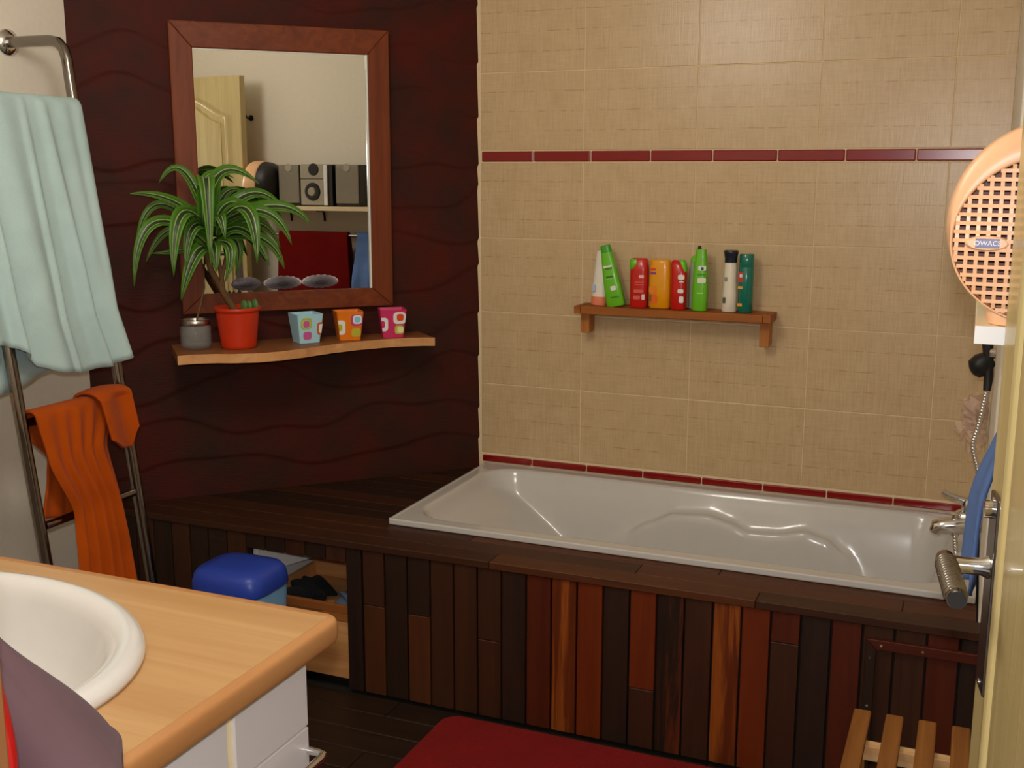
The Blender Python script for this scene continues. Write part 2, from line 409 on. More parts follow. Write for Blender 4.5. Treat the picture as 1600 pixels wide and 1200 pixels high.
# ------------------------------------------------------------------ bath tap, hose and things hung at the bath end
tp = thing('bath_mixer_tap', 'chrome wall-mounted bath mixer with raised lever and hose', 'tap', (1.612, -.35, .53))
m = MB(); m.tube([(1.613, -.35, .556), (1.607, -.35, .556), (1.600, -.35, .556), (1.59, -.35, .556), (1.565, -.35, .556), (1.548, -.35, .556)], [.034, .034, .026, .027, .027, .018], 20); m.build('body', CHROME, tp)
m = MB(); m.tube([(1.59, -.36, .545), (1.555, -.366, .540), (1.525, -.37, .536), (1.505, -.372, .530), (1.500, -.373, .515)], [.025, .024, .023, .021, .015], 16); m.build('spout', CHROME, tp)
m = MB(); m.tube([(1.585, -.35, .575), (1.583, -.35, .598), (1.580, -.35, .612)], [.024, .024, .016], 18)
m.tube([(1.585, -.35, .600), (1.555, -.352, .608), (1.525, -.354, .619), (1.513, -.355, .626)], [.013, .009, .007, .008], 12); m.build('lever', CHROME, tp)
m = MB(); m.tube([(1.548, -.37, .545), (1.548, -.37, .562), (1.548, -.37, .572)], [.009, .008, .013], 12); m.build('diverter_knob', CHROME, tp)
def helix_hose(name, pts, r, parent):
    # smooth path through the points, ribbed like a metal hose
    P = [Vector(p) for p in pts]; out = []
    for i in range(len(P) - 1):
        p0 = P[max(i - 1, 0)]; p1 = P[i]; p2 = P[i + 1]; p3 = P[min(i + 2, len(P) - 1)]
        for k in range(10):
            t = k / 10
            out.append(.5 * ((2 * p1) + (p2 - p0) * t + (2 * p0 - 5 * p1 + 4 * p2 - p3) * t * t + (3 * p1 - p0 - 3 * p2 + p3) * t ** 3))
    out.append(P[-1])
    dense = []
    for a, b in zip(out, out[1:]):
        n = max(2, int((b - a).length / .0018))
        for k in range(n): dense.append(a.lerp(b, k / n))
    rr = [r * (1.0 if (i // 2) % 2 else .82) for i in range(len(dense))]
    return MB().tube(dense, rr, 10).build(name, CHROME, parent)
helix_hose('shower_hose', [(1.550, -.368, .520), (1.556, -.372, .47), (1.568, -.38, .42), (1.582, -.37, .415), (1.598, -.35, .47), (1.606, -.33, .58), (1.596, -.33, .68), (1.578, -.33, .75), (1.588, -.33, .81), (1.600, -.33, .90)], .0075, tp)
m = MB(); m.tube([(1.550, -.368, .535), (1.550, -.368, .512)], .011, 12); m.build('hose_nut', CHROME, tp)

sh = thing('hand_shower', 'black hand shower on its wall holder above the hose', 'shower head', (1.59, -.31, .90))
m = MB(); m.tube([(1.601, -.33, .902), (1.602, -.325, .94), (1.598, -.32, .99), (1.592, -.315, 1.03)], [.010, .012, .013, .014], 14); m.build('handle', BLACKP, sh)
m = MB(); m.tube([(1.600, -.312, .985), (1.586, -.310, .968), (1.566, -.308, .953), (1.560, -.307, .949)], [.022, .032, .027, .014], 18); m.build('spray_head', BLACKP, sh)
m = MB(); m.tube([(1.6145, -.32, 1.0), (1.60, -.32, 1.0)], .014, 12); m.build('holder', CHROME, sh)

pk_ = NT('pink_net'); pk_.b.inputs['Base Color'].default_value = S(222, 180, 160, .70); pk_.set(.8); pk_.b.inputs['Alpha'].default_value = .42
m = MB()
rnd = random.Random(3)
for k in range(16):
    c = Vector((1.575 + rnd.uniform(-.02, .018), -.25 + rnd.uniform(-.03, .03), .80 + rnd.uniform(-.052, .062)))
    ax = rnd.uniform(0, PI); bz = rnd.uniform(-.6, .6); R = rnd.uniform(.018, .030)
    def fn(a, b, c=c, ax=ax, bz=bz, R=R):
        an = 2 * PI * a; w_ = (b - .5) * .026; rr = R * (1 + .16 * math.sin(6 * an + 3 * b))
        p = Vector((rr * math.cos(an), w_ + .004 * math.sin(5 * an), rr * math.sin(an)))
        p = Matrix.Rotation(ax, 3, 'Z') @ (Matrix.Rotation(bz, 3, 'X') @ p)
        p = c + p; p.x = min(p.x, 1.611); return p
    m.grid(fn, 40, 4)
lf = thing('bath_sponge', 'pale pink net bath puff hanging at the tap end of the bath', 'bath puff', (1.58, -.25, .73))
m.build('net', pk_.m, lf)
MB().tube([(1.604, -.25, .85), (1.608, -.25, .90), (1.6125, -.25, .93)], .0018, 6).build('cord', plain('pink_cord', S(210, 160, 150, .8), .8), lf)

# ------------------------------------------------------------------ mirror on the dark wall
mr = thing('wall_mirror', 'rectangular mirror in a wide reddish-brown wooden frame', 'mirror', wall((.647, .01, 1.03)))
mo = (.314, .979, 1.032, 1.896); mi = (.383, .913, 1.092, 1.820); F0, F1 = .002, .030
def frame_side(poly, mat):
    m = MB(); m.xf = wall
    pts = [(a, F0, b) for a, b in poly] + [(a, F1, b) for a, b in poly]
    n = len(poly); m.add(pts, [tuple(range(n)), tuple(range(n, 2 * n))[::-1]] + [((i + 1) % n, i, n + i, n + (i + 1) % n) for i in range(n)])
    bm_ = m.build('frame_side', mat, mr, bevel=.003); return bm_
a, b, c, d = mo; e, f, g, h = mi
frame_side([(a, c), (e, g), (e, h), (a, d)], MIR_WOOD_V); frame_side([(f, g), (b, c), (b, d), (f, h)], MIR_WOOD_V)
frame_side([(a, c), (b, c), (f, g), (e, g)], MIR_WOOD_H); frame_side([(e, h), (f, h), (b, d), (a, d)], MIR_WOOD_H)
MIRM = NT('mirror_silver'); MIRM.b.inputs['Base Color'].default_value = (.68, .67, .63, 1); MIRM.set(.0, 1.0)
m = MB(); m.xf = wall; m.box(e - .004, f + .004, .014, .020, g - .004, h + .004); m.build('glass', MIRM.m, mr)
EDGE = plain('mirror_bead', S(225, 220, 210, .8), .25, var=.02)
m = MB(); m.xf = wall; m.box(e + .0005, e + .0055, .0202, .027, g, h); m.build('bead', EDGE, mr)
m = MB(); m.xf = wall; m.box(e, f, .0202, .023, h - .004, h - .0005); m.build('bead', EDGE, mr)
# three scalloped discs standing on the lower frame against the glass
DISC = NT('grey_scalloped_glass'); co = DISC.coords(); lw = DISC.n('ShaderNodeLayerWeight'); 
tcg = DISC.n('ShaderNodeTexCoord'); gr = DISC.n('ShaderNodeTexGradient', gradient_type='SPHERICAL')
mpg = DISC.n('ShaderNodeMapping'); mpg.inputs['Scale'].default_value = (15.5, 15.5, 36); mpg.inputs['Location'].default_value = (0, 0, -.68)
DISC.l(tcg.outputs['Object'], mpg.inputs[0]); DISC.l(mpg.outputs[0], gr.inputs[0])
DISC.l(DISC.ramp(gr.outputs['Fac'], [(0.0, S(225, 222, 224, .7)), (.11, S(205, 200, 204, .7)), (.17, S(120, 112, 120, .7)), (.4, S(80, 74, 80, .62)), (.78, S(44, 40, 42, .62))]), DISC.b.inputs['Base Color'])
DISC.bump(DISC.noise(co, 260, 3), .5, .002); DISC.set(.25)
for u, hwid, nm_ in ((.784, .046, 'grey scalloped glass disc on the mirror frame nearest the potted plant'), (.671, .060, 'middle one of the three grey scalloped glass discs on the mirror frame'), (.552, .058, 'grey scalloped glass disc on the mirror frame farthest from the plant')):
    m = MB(); m.xf = wall; hz = .021; cz = 1.1125 + hz - .018 + .003
    def ring(k, dep_):
        return [(u + hwid * k * (1 + .022 * math.sin(18 * q * 2 * PI / 72)) * math.cos(q * 2 * PI / 72), .0215 + dep_, cz + hz * k * (1 + .04 * math.sin(18 * q * 2 * PI / 72)) * math.sin(q * 2 * PI / 72)) for q in range(72)]
    m.loft([ring(1, 0), ring(1.0, .0012), ring(.85, .0035), ring(.55, .006), ring(.2, .0068)])
    o = m.build('scalloped_disc', DISC.m); tag(o, nm_, 'glass disc', 'scalloped discs on the mirror')

# ------------------------------------------------------------------ wavy shelf on the dark wall
SZ = .938
sp = [(1.022, .232), (.975, .226), (.925, .234), (.86, .258), (.80, .270), (.735, .262), (.665, .236), (.60, .204), (.545, .178), (.46, .150), (.376, .136), (.31, .134), (.25, .146), (.216, .160)]
m = MB(); m.xf = wall
dense = []
for i in range(len(sp) - 1):
    for k in range(4):
        t = k / 4; dense.append((sp[i][0] + (sp[i+1][0] - sp[i][0]) * t, interp([(-q[0], q[1]) for q in sp], -(sp[i][0] + (sp[i+1][0] - sp[i][0]) * t))))
dense.append(sp[-1])
poly = [(.222, .002), (1.016, .002)] + dense
m.prism(poly, SZ - .026, SZ)
ws = thing('wavy_shelf', 'wooden wall shelf with a wavy pale front edge under the mirror', 'shelf', wall((.62, .05, SZ - .026)))
m.build('board', SHELF_WOOD, ws, bevel=.001)
m = MB(); m.xf = wall; n = len(dense)
vs_ = []
for i, (u_, o_) in enumerate(dense):
    p0 = dense[max(i - 1, 0)]; p1 = dense[min(i + 1, n - 1)]; tx, ty_ = p1[0] - p0[0], p1[1] - p0[1]; ll = math.hypot(tx, ty_); nx, ny = ty_ / ll, -tx / ll
    if ny < 0: nx, ny = -nx, -ny
    vs_ += [(u_ + nx * .0003, o_ + ny * .0003, SZ - .0265), (u_ + nx * .0028, o_ + ny * .0028, SZ - .0265), (u_ + nx * .0028, o_ + ny * .0028, SZ + .0003), (u_ + nx * .0003, o_ + ny * .0003, SZ + .0003)]
m.add(vs_, [(i*4 + j, (i+1)*4 + j, (i+1)*4 + (j+1) % 4, i*4 + (j+1) % 4) for i in range(n - 1) for j in range(4)] + [(3, 2, 1, 0), tuple(range(4*n - 4, 4*n))])
m.build('front_edge', wood('shelf_edge_band', S(176, 122, 74, .74), S(198, 148, 98, .74), 'x', .5, .6), ws)

# glass jar with cutting
GLASS = NT('clear_glass'); GLASS.b.inputs['Base Color'].default_value = (.42, .42, .40, 1); GLASS.set(.05); GLASS.b.inputs['Alpha'].default_value = .22
jc = wall((.954, .116, SZ + .0008))
jr = thing('glass_jar', 'small clear glass jar with a metal collar holding a plant cutting', 'jar', jc)
MB().lathe([(.036, 0), (.044, .004), (.046, .02), (.046, .062), (.041, .072), (.040, .078), (.037, .078), (.038, .071), (.043, .060), (.043, .02), (.041, .008), (.0, .008)], jc, 36, cap0=True).build('jar_glass', GLASS.m, jr)
MB().lathe([(.0412, .072), (.0425, .073), (.0425, .088), (.0405, .089), (.0395, .0885), (.0395, .079)], jc, 36).build('collar', STEEL, jr)
STEM = plain('brown_stem', S(86, 62, 34, .62), .7, scale=60, var=.2, bump=.3)
MB().tube([jc + Vector((0, 0, .03)), jc + Vector((.004, .004, .09)), wall((.935, .11, 1.07)), wall((.921, .10, 1.12)), wall((.920, .10, 1.175))], [.003, .003, .0035, .003, .002], 8).build('cutting_stem', STEM, jr)

# dracaena in orange-red pot
pc = wall((.832, .138, SZ + .0008))
pp = thing('potted_dracaena', 'striped green dracaena in a ribbed orange-red pot on the wavy shelf', 'potted plant', pc)
POT = plain('orange_red_pot', S(194, 48, 11, .88), .42, var=.05)
prof = [(.048, 0), (.051, .004)]
for k in range(11):
    z = .008 + k * .0098; rr = .0515 + (.0655 - .0515) * z / .122
    prof += [(rr, z), (rr + .0008, z + .0049)]
prof += [(.067, .112), (.0690, .116), (.0690, .124), (.0655, .124), (.0630, .108), (.0, .108)]
MB().lathe(prof, pc, 48, cap0=True).build('pot', POT, pp)
SOIL = plain('soil', S(42, 32, 24, .6), .95, scale=150, var=.4, bump=.8)
MB().lathe([(.063, .110), (.04, .114), (.0, .116)], pc, 30).build('soil', SOIL, pp)
tr_ = [wall(q) for q in ((.836, .138, 1.045), (.849, .14, 1.068), (.878, .145, 1.121), (.905, .155, 1.175), (.917, .165, 1.225), (.920, .17, 1.262))]
MB().tube(tr_, [.011, .010, .0095, .009, .0085, .008], 10).build('trunk', STEM, pp)
MB().tube([wall(q) for q in ((.872, .145, 1.112), (.876, .15, 1.16), (.884, .155, 1.21), (.886, .158, 1.262))], [.0075, .0075, .007, .0065], 10).build('branch', STEM, pp)
MB().tube([wall(q) for q in ((.880, .15, 1.130), (.868, .15, 1.18), (.856, .15, 1.225), (.852, .152, 1.255))], [.0065, .006, .006, .005], 10).build('branch', STEM, pp)
LEAFM = NT('striped_leaf'); uvn = LEAFM.n('ShaderNodeUVMap'); sx = LEAFM.n('ShaderNodeSeparateXYZ'); LEAFM.l(uvn.outputs[0], sx.inputs[0])
ab = LEAFM.n('ShaderNodeMath', operation='SUBTRACT'); LEAFM.l(sx.outputs['X'], ab.inputs[0]); ab.inputs[1].default_value = .5
a2 = LEAFM.n('ShaderNodeMath', operation='ABSOLUTE'); LEAFM.l(ab.outputs[0], a2.inputs[0])
gk = .86
lc = LEAFM.ramp(a2.outputs[0], [(0, S(38, 62, 26, gk)), (.115, S(34, 58, 22, gk)), (.15, S(160, 176, 116, gk)), (.175, S(150, 168, 104, gk)), (.205, S(54, 92, 22, gk)), (.5, S(76, 128, 28, gk))])
LEAFM.l(lc, LEAFM.b.inputs['Base Color']); LEAFM.set(.35, spec=.4)
LEAVES = [((0.901,0.16,1.274),(1.0,0.2,1.372),(1.124,0.22,1.4),0.032),((0.911,0.14,1.319),(0.97,0.14,1.462),(1.037,0.12,1.427),0.026),
((0.909,0.14,1.245),(1.04,0.16,1.367),(1.113,0.14,1.236),0.026),((0.914,0.18,1.247),(1.067,0.24,1.317),(1.13,0.26,1.145),0.032),
((0.917,0.15,1.232),(1.009,0.16,1.294),(1.087,0.15,1.203),0.026),((0.926,0.2,1.313),(1.0,0.29,1.335),(1.028,0.32,1.175),0.040),
((0.908,0.17,1.233),(0.957,0.22,1.223),(1.002,0.22,1.096),0.038),((0.922,0.2,1.313),(0.925,0.29,1.44),(0.929,0.34,1.204),0.042),
((0.917,0.18,1.312),(0.875,0.24,1.455),(0.773,0.26,1.426),0.038),((0.916,0.16,1.348),(0.899,0.14,1.445),(0.823,0.12,1.443),0.028),
((0.891,0.16,1.292),(0.788,0.18,1.395),(0.685,0.18,1.346),0.036),((0.872,0.16,1.31),(0.722,0.22,1.36),(0.623,0.24,1.306),0.038),
((0.885,0.18,1.302),(0.764,0.24,1.345),(0.686,0.26,1.252),0.038),((0.878,0.2,1.312),(0.815,0.29,1.350),(0.8,0.33,1.205),0.042),
((0.873,0.15,1.272),(0.757,0.18,1.262),(0.695,0.18,1.175),0.034),((0.88,0.14,1.272),(0.768,0.15,1.308),(0.697,0.14,1.234),0.032),
((0.898,0.2,1.257),(0.863,0.26,1.242),(0.881,0.26,1.15),0.030),((0.881,0.14,1.263),(0.826,0.14,1.252),(0.83,0.12,1.155),0.030),
((0.893,0.13,1.281),(0.85,0.1,1.39),(0.791,0.09,1.401),0.028),((0.896,0.12,1.281),(0.943,0.10,1.346),(1.012,0.09,1.318),0.028),
((0.889,0.13,1.262),(0.952,0.11,1.235),(1.072,0.10,1.225),0.026),((0.877,0.12,1.28),(0.795,0.10,1.335),(0.716,0.09,1.3),0.030),
((0.898,0.2,1.276),(0.891,0.27,1.335),(0.88,0.29,1.271),0.032),((0.906,0.19,1.257),(0.906,0.25,1.242),(0.905,0.26,1.179),0.032),
((0.89,0.18,1.29),(0.85,0.22,1.37),(0.77,0.25,1.33),0.034),((0.90,0.18,1.29),(0.96,0.22,1.30),(0.985,0.24,1.19),0.034),
((0.88,0.17,1.27),(0.81,0.20,1.29),(0.745,0.22,1.19),0.036),((0.89,0.15,1.30),(0.88,0.13,1.41),(0.855,0.12,1.46),0.028)]
for b_, c_, t_, wd_ in LEAVES:
    B, Cc, T = Vector(b_), Vector(c_), Vector(t_); Cq = Cc * 2 - (B + T) * .5
    def fn(a, b, B=B, T=T, Cq=Cq, wd_=wd_):
        t = b; p = B * (1-t)**2 + Cq * 2*t*(1-t) + T * t*t; tn = ((Cq - B) * (1-t) + (T - Cq) * t).normalized()
        side = tn.cross(Vector((0, .75, .65))); 
        if side.length < 1e-3: side = Vector((1, 0, 0))
        side.normalize(); nn = side.cross(tn)
        ww = wd_ * .62 * (math.sin(PI * min(1, .16 + .84 * t) ** .8) ** .75 if t < 1 else 0.02); ww = max(ww, .0008)
        k = (a - .5) * 2; q = p + side * k * ww + nn * abs(k) * ww * .35
        q.y = max(q.y, .034); return wall(q)
    m = MB(); m.grid(fn, 6, 14, True, uv=True); m.build('leaf', LEAFM.m, pp, solid=.0007)
SUCC = plain('small_leaf_green', S(64, 96, 44, .62), .5)
for du, dz, an in ((-.03, .118, .2), (-.048, .122, -.5), (-.016, .120, .8)):
    c = wall((.832 + du, .165, SZ + dz)); m = MB()
    m.lathe([(.002, -.010), (.011, .0), (.013, .010), (.009, .022), (.001, .027)], c, 12, 1, .45); m.build('small_leaf', SUCC, pp)

# three square pots
def rr_poly(cx, cz, w_, h_, r_, n=5):
    out = []
    for qx, qz, a0 in ((1, 1, 0), (-1, 1, 90), (-1, -1, 180), (1, -1, 270)):
        for k in range(n + 1):
            an = math.radians(a0 + 90 * k / n); out.append((cx + qx * (w_/2 - r_) + r_ * math.cos(an), cz + qz * (h_/2 - r_) + r_ * math.sin(an)))
    return out
cm = {}
def pcol(rgb, k=.66):
    if rgb not in cm: cm[rgb] = plain('paint_%02x%02x%02x' % rgb, S(*rgb, k), .35, var=.02)
    return cm[rgb]
def square_pot(u, off, rot, body, label, motifs, tw=.086, bw=.066, h=.090):
    base = wall((u, off, SZ + .0008)); t = thing('square_pot', label, 'flower pot', base, 'square patterned pots on the wavy shelf')
    Rm = Matrix.Rotation(math.radians(-135 + rot), 3, 'Z')          # local +x along the wall, local -y... towards the room is +y
    def xf(p): return base + Rm @ Vector((p[0], p[1], p[2]))
    m = MB(); m.xf = xf; th = .004
    def sq(hw, z, r_=.006): return [(x, y, z) for x, y in rr_poly(0, 0, 2*hw, 2*hw, r_, 3)]
    m.loft([sq(bw/2, 0), sq(tw/2, h), sq(tw/2 - th, h), sq(bw/2 - th + .002, .012)], True, True, False)
    pb_ = m.build('pot_body', body, t)
    def face(cx, cz, w_, h_, col, lay):
        q = MB(); q.xf = xf; r_ = min(w_, h_) * .3
        pl_ = rr_poly(cx, cz, w_, h_, r_, 5)
        def at(x, z, o): hw = bw/2 + (tw - bw)/2 * z / h; x = max(-hw + .0008, min(hw - .0008, x)); return (x, hw + o, z)
        n = len(pl_); vs = [at(x, z, .00005) for x, z in pl_] + [at(x, z, .0003 * lay + .0002) for x, z in pl_]
        q.add(vs, [tuple(range(n)), tuple(range(n, 2*n))[::-1]] + [((i+1) % n, i, n+i, n+(i+1) % n) for i in range(n)])
        q.build('motif', pcol(col), pb_)
    for lay, (cx, cz, w_, h_, col) in enumerate(motifs): face(cx, cz, w_, h_, col, 1 + lay % 4)
    return t
# local +x runs to the picture's left; motif x given to the right, so sign is flipped
def fl_(ms): return [(-x, z, w_, h_, c) for x, z, w_, h_, c in ms]
LB = plain('light_blue_pot', S(150, 192, 206, .68), .35, var=.02); ORP = plain('orange_pot', S(238, 112, 14, .75), .35, var=.02); PKP = plain('magenta_pot', S(182, 40, 90, .68), .35, var=.02)
square_pot(.619, .100, 10, LB, 'light blue square pot with purple and green squares beside the plant', fl_([(-.014, .062, .036, .036, (150, 168, 70)), (-.014, .060, .024, .024, (190, 200, 160)), (-.014, .060, .021, .021, (172, 84, 130)), (-.010, .024, .027, .024, (176, 80, 134)), (-.011, .021, .019, .018, (220, 180, 190)), (-.012, .020, .013, .013, (140, 20, 40)), (.036, .044, .028, .040, (176, 82, 34)), (.036, .044, .018, .028, (225, 228, 225)), (.038, .044, .010, .018, (130, 190, 215))]))
square_pot(.481, .089, -4, ORP, 'orange square pot with pale blue and green squares, middle of three', fl_([(.020, .064, .037, .037, (166, 60, 110)), (.022, .066, .028, .028, (226, 224, 226)), (.022, .066, .018, .018, (120, 182, 210)), (.018, .024, .029, .027, (170, 160, 50)), (.021, .024, .019, .018, (230, 190, 60)), (.022, .024, .014, .013, (236, 120, 20)), (-.034, .042, .036, .046, (200, 214, 206)), (-.036, .042, .020, .022, (160, 160, 40))]))
square_pot(.336, .086, -10, PKP, 'magenta square pot with white and orange squares at the shelf end', fl_([(.020, .064, .040, .038, (226, 222, 226)), (.022, .066, .022, .022, (196, 66, 20)), (.019, .026, .029, .028, (168, 166, 56)), (.022, .026, .019, .019, (222, 206, 150)), (.023, .025, .013, .013, (140, 10, 20)), (-.034, .044, .034, .044, (214, 220, 228)), (-.036, .044, .018, .022, (176, 40, 86))]))

# ------------------------------------------------------------------ wooden shelf with bottles on the tiles
TSZ = 1.043
tsx0, tsx1 = .378, .992
ts = thing('slatted_wall_shelf', 'narrow teak slatted shelf on two stub brackets on the tiled wall', 'shelf', (.685, -.055, .95))
box('front_rail', TEAK_X, tsx0 + .022, tsx1 - .018, -.112, -.094, TSZ - .024, TSZ, ts, .0015)
box('back_rail', TEAK_X, tsx0 + .022, tsx1 - .018, -.020, -.002, TSZ - .024, TSZ, ts, .0015)
box('end_rail', TEAK_X, tsx0, tsx0 + .021, -.112, -.002, TSZ - .024, TSZ, ts, .0015); box('end_rail', TEAK_X, tsx1 - .017, tsx1 + .006, -.112, -.002, TSZ - .024, TSZ, ts, .0015)
for k in range(3): box('slat', TEAK_X, tsx0 + .0225, tsx1 - .0185, -.0915 + k * .0238, -.0915 + k * .0238 + .021, TSZ - .012, TSZ - .001, ts, .001)
for x in (.384, .958): box('bracket', TEAK_Z, x, x + .028, -.060, -.002, .952 if x < .5 else .940, TSZ - .025, ts, .0015)

def selipse(cx, cy, z, rx, ry, n=2.6, q=28):
    out = []
    for k in range(q):
        a = 2 * PI * k / q; c, s = math.cos(a), math.sin(a)
        out.append((cx + rx * math.copysign(abs(c) ** (2/n), c), cy + ry * math.copysign(abs(s) ** (2/n), s), z))
    return out
def bottle(name, label, cat, x, y, secs, mat, lean=0, parts=(), z0=TSZ, group='bottles on the tile shelf', rotz=0):
    base = Vector((x, y, z0 + .0008)); t = thing(name, label, cat, base, group)
    Rm = Matrix.Rotation(math.radians(lean), 3, 'Y') @ Matrix.Rotation(math.radians(rotz), 3, 'Z')
    def xf(p): return base + Rm @ Vector(p)
    def body(secs, nm, mt):
        m = MB(); m.xf = xf; m.loft([selipse(s[4] if len(s) > 4 else 0, 0, s[0], s[1], s[2], s[3]) for s in secs]); return m.build(nm, mt, t)
    bd = body(secs, 'bottle_body', mat)
    for p in parts:
        if p[0] == 'sec': body(p[3], p[1], p[2])
        elif p[0] == 'lab':                                   # label patch on the front (towards -y), slightly proud
            _, nm, col, cx, cz, w_, h_, yy = p
            m = MB(); m.xf = xf; pl_ = rr_poly(cx, cz, w_, h_, min(w_, h_) * .25, 3); n = len(pl_)
            m.add([(a, yy, b) for a, b in pl_] + [(a, yy + .002, b) for a, b in pl_], [tuple(range(n)), tuple(range(n, 2*n))[::-1]] + [((i+1) % n, i, n+i, n+(i+1) % n) for i in range(n)])
            m.build(nm, pcol(col), bd)
    return t
GREEN = plain('lime_green_plastic', S(96, 172, 30, .72), .3, var=.03, coat=.2); DGREEN = plain('green_cap', S(54, 140, 32, .70), .3)
REDP = plain('red_plastic', S(176, 22, 16, .70), .28, var=.03, coat=.2); YEL = plain('amber_plastic', S(214, 140, 14, .72), .25, var=.04, coat=.2)
WTUBE = plain('white_tube_plastic', S(214, 206, 190, .78), .4); PEACHC = plain('salmon_cap', S(206, 118, 86, .70), .4)
GREYG = plain('grey_green_plastic', S(136, 142, 116, .68), .35); NAVY = plain('dark_navy_cap', S(26, 27, 38, .6), .25)
CREAMB = plain('cream_plastic', S(214, 204, 184, .76), .3, var=.02, coat=.2); TEAL = plain('teal_plastic', S(10, 96, 80, .66), .18, var=.03, coat=.4)
bottle('lotion_tube', 'white upturned tube with salmon cap at the left end of the tile shelf', 'tube', .441, -.050, [(.026, .024, .020, 2.2), (.06, .0235, .018, 2.3), (.12, .018, .010, 2.6), (.172, .0145, .0035, 3)], WTUBE, 2,
       [('sec', 'cap', PEACHC, [(0, .025, .021, 2.1), (.003, .026, .022, 2.1), (.0275, .0255, .0215, 2.1)]), ('lab', 'label', (150, 160, 190), -.012, .055, .010, .022, -.0235)])
bottle('shampoo_bottle', 'lime green tapered bottle leaning left against the white tube', 'bottle', .504, -.062, [(0, .029, .015, 3), (.004, .031, .017, 3), (.06, .0285, .0175, 3), (.12, .0235, .0165, 3), (.165, .0185, .014, 3), (.172, .0182, .0135, 3)], GREEN, -12,
       [('sec', 'cap', DGREEN, [(.1722, .0178, .013, 3), (.192, .0165, .011, 3), (.196, .014, .009, 3)]), ('lab', 'label', (196, 206, 180), .0, .128, .028, .006, -.0185), ('lab', 'label', (56, 110, 36), .002, .121, .022, .004, -.0185), ('lab', 'label', (50, 100, 34), .0, .095, .022, .006, -.0195), ('lab', 'label', (120, 190, 80), .0, .089, .022, .003, -.0195), ('lab', 'label', (206, 210, 206), .006, .058, .018, .014, -.0195), ('lab', 'label', (60, 120, 36), .006, .030, .028, .004, -.0195)])
bottle('shower_gel_bottle', 'red bottle with a lime green corner cap left of the amber bottle', 'bottle', .577, -.060, [(0, .026, .019, 3), (.005, .0285, .021, 3.2), (.06, .0285, .021, 3.2), (.115, .0285, .021, 3.2), (.148, .027, .019, 3.0), (.154, .022, .014, 3)], REDP, 0,
       [('sec', 'cap', GREEN, [(.117, .004, .014, 2.4, -.0225), (.122, .010, .0205, 2.6, -.0195), (.135, .0155, .022, 2.8, -.0155), (.147, .018, .0205, 2.8, -.0125), (.151, .016, .017, 2.8, -.0125)]),
        ('lab', 'label', (214, 170, 160), .012, .098, .016, .009, -.0218), ('lab', 'label', (190, 80, 70), .006, .080, .030, .003, -.0218), ('lab', 'label', (190, 80, 70), .006, .072, .030, .003, -.0218), ('lab', 'label', (186, 84, 76), .004, .052, .032, .010, -.0218), ('lab', 'label', (186, 84, 76), -.002, .032, .022, .012, -.0218), ('lab', 'label', (214, 180, 170), .019, .034, .010, .018, -.0218)])
bottle('bubble_bath_bottle', 'wide amber yellow bottle between the two red bottles', 'bottle', .644, -.055, [(0, .031, .020, 3), (.005, .0345, .024, 3), (.06, .035, .0245, 3), (.125, .0345, .024, 3), (.144, .032, .022, 2.8), (.150, .031, .021, 2.8), (.1515, .027, .018, 2.8)], YEL, 0,
       [('lab', 'label', (190, 60, 50), -.018, .122, .018, .007, -.0250), ('lab', 'label', (120, 50, 110), -.018, .110, .018, .007, -.0252), ('lab', 'label', (206, 112, 12), -.018, .058, .024, .024, -.0256), ('lab', 'label', (210, 86, 14), -.016, .030, .026, .026, -.0256), ('lab', 'label', (110, 84, 20), -.025, .032, .008, .020, -.0262)])
bottle('body_wash_bottle', 'red bottle with a slanted shoulder and white print right of the amber bottle', 'bottle', .706, -.066, [(0, .022, .018, 2.8), (.005, .0245, .020, 2.8), (.06, .025, .0205, 2.8), (.11, .0248, .020, 2.8), (.135, .020, .017, 2.6, -.005), (.148, .013, .012, 2.6, -.011), (.152, .007, .007, 2.4, -.014)], REDP, 0,
       [('sec', 'cap', GREEN, [(.118, .004, .012, 2.4, .020), (.130, .009, .014, 2.4, .0155), (.146, .011, .012, 2.4, .0095), (.153, .007, .008, 2.2, .0085)]),
        ('lab', 'label', (220, 206, 196), .011, .101, .020, .014, -.0210), ('lab', 'label', (220, 206, 196), .012, .087, .014, .004, -.0215), ('lab', 'label', (214, 200, 196), .010, .058, .018, .012, -.0215), ('lab', 'label', (214, 206, 200), .013, .032, .014, .020, -.0213)])
bottle('conditioner_bottle', 'grey-green bottle with lime cap tucked behind the tall lime bottle', 'bottle', .752, -.030, [(0, .022, .014, 2.8), (.004, .024, .016, 2.8), (.08, .0245, .0165, 2.8), (.135, .022, .015, 2.8), (.142, .020, .0135, 2.6)], GREYG, 0,
       [('sec', 'cap', GREEN, [(.1422, .0205, .014, 2.6), (.156, .019, .0125, 2.6), (.164, .014, .009, 2.6), (.166, .008, .006, 2.4)])])
bottle('shampoo_bottle', 'tall lime green upright bottle with a small black tip', 'bottle', .774, -.072, [(0, .022, .018, 2.8), (.004, .0235, .0195, 2.8), (.07, .0235, .0195, 2.8), (.13, .021, .017, 2.8), (.178, .0165, .0135, 2.8), (.188, .0155, .0125, 2.8)], GREEN, 0,
       [('sec', 'cap_tip', BLACKP, [(.188, .006, .006, 2, -.006), (.196, .005, .005, 2, -.006), (.198, .003, .003, 2, -.006)]), ('lab', 'label', (210, 214, 200), .008, .131, .024, .014, -.0190), ('lab', 'label', (40, 70, 34), .009, .130, .008, .009, -.0194), ('lab', 'label', (60, 130, 40), .006, .112, .026, .004, -.0199), ('lab', 'label', (196, 206, 180), .008, .094, .026, .016, -.0204), ('lab', 'label', (150, 206, 110), .004, .055, .020, .003, -.0204)])
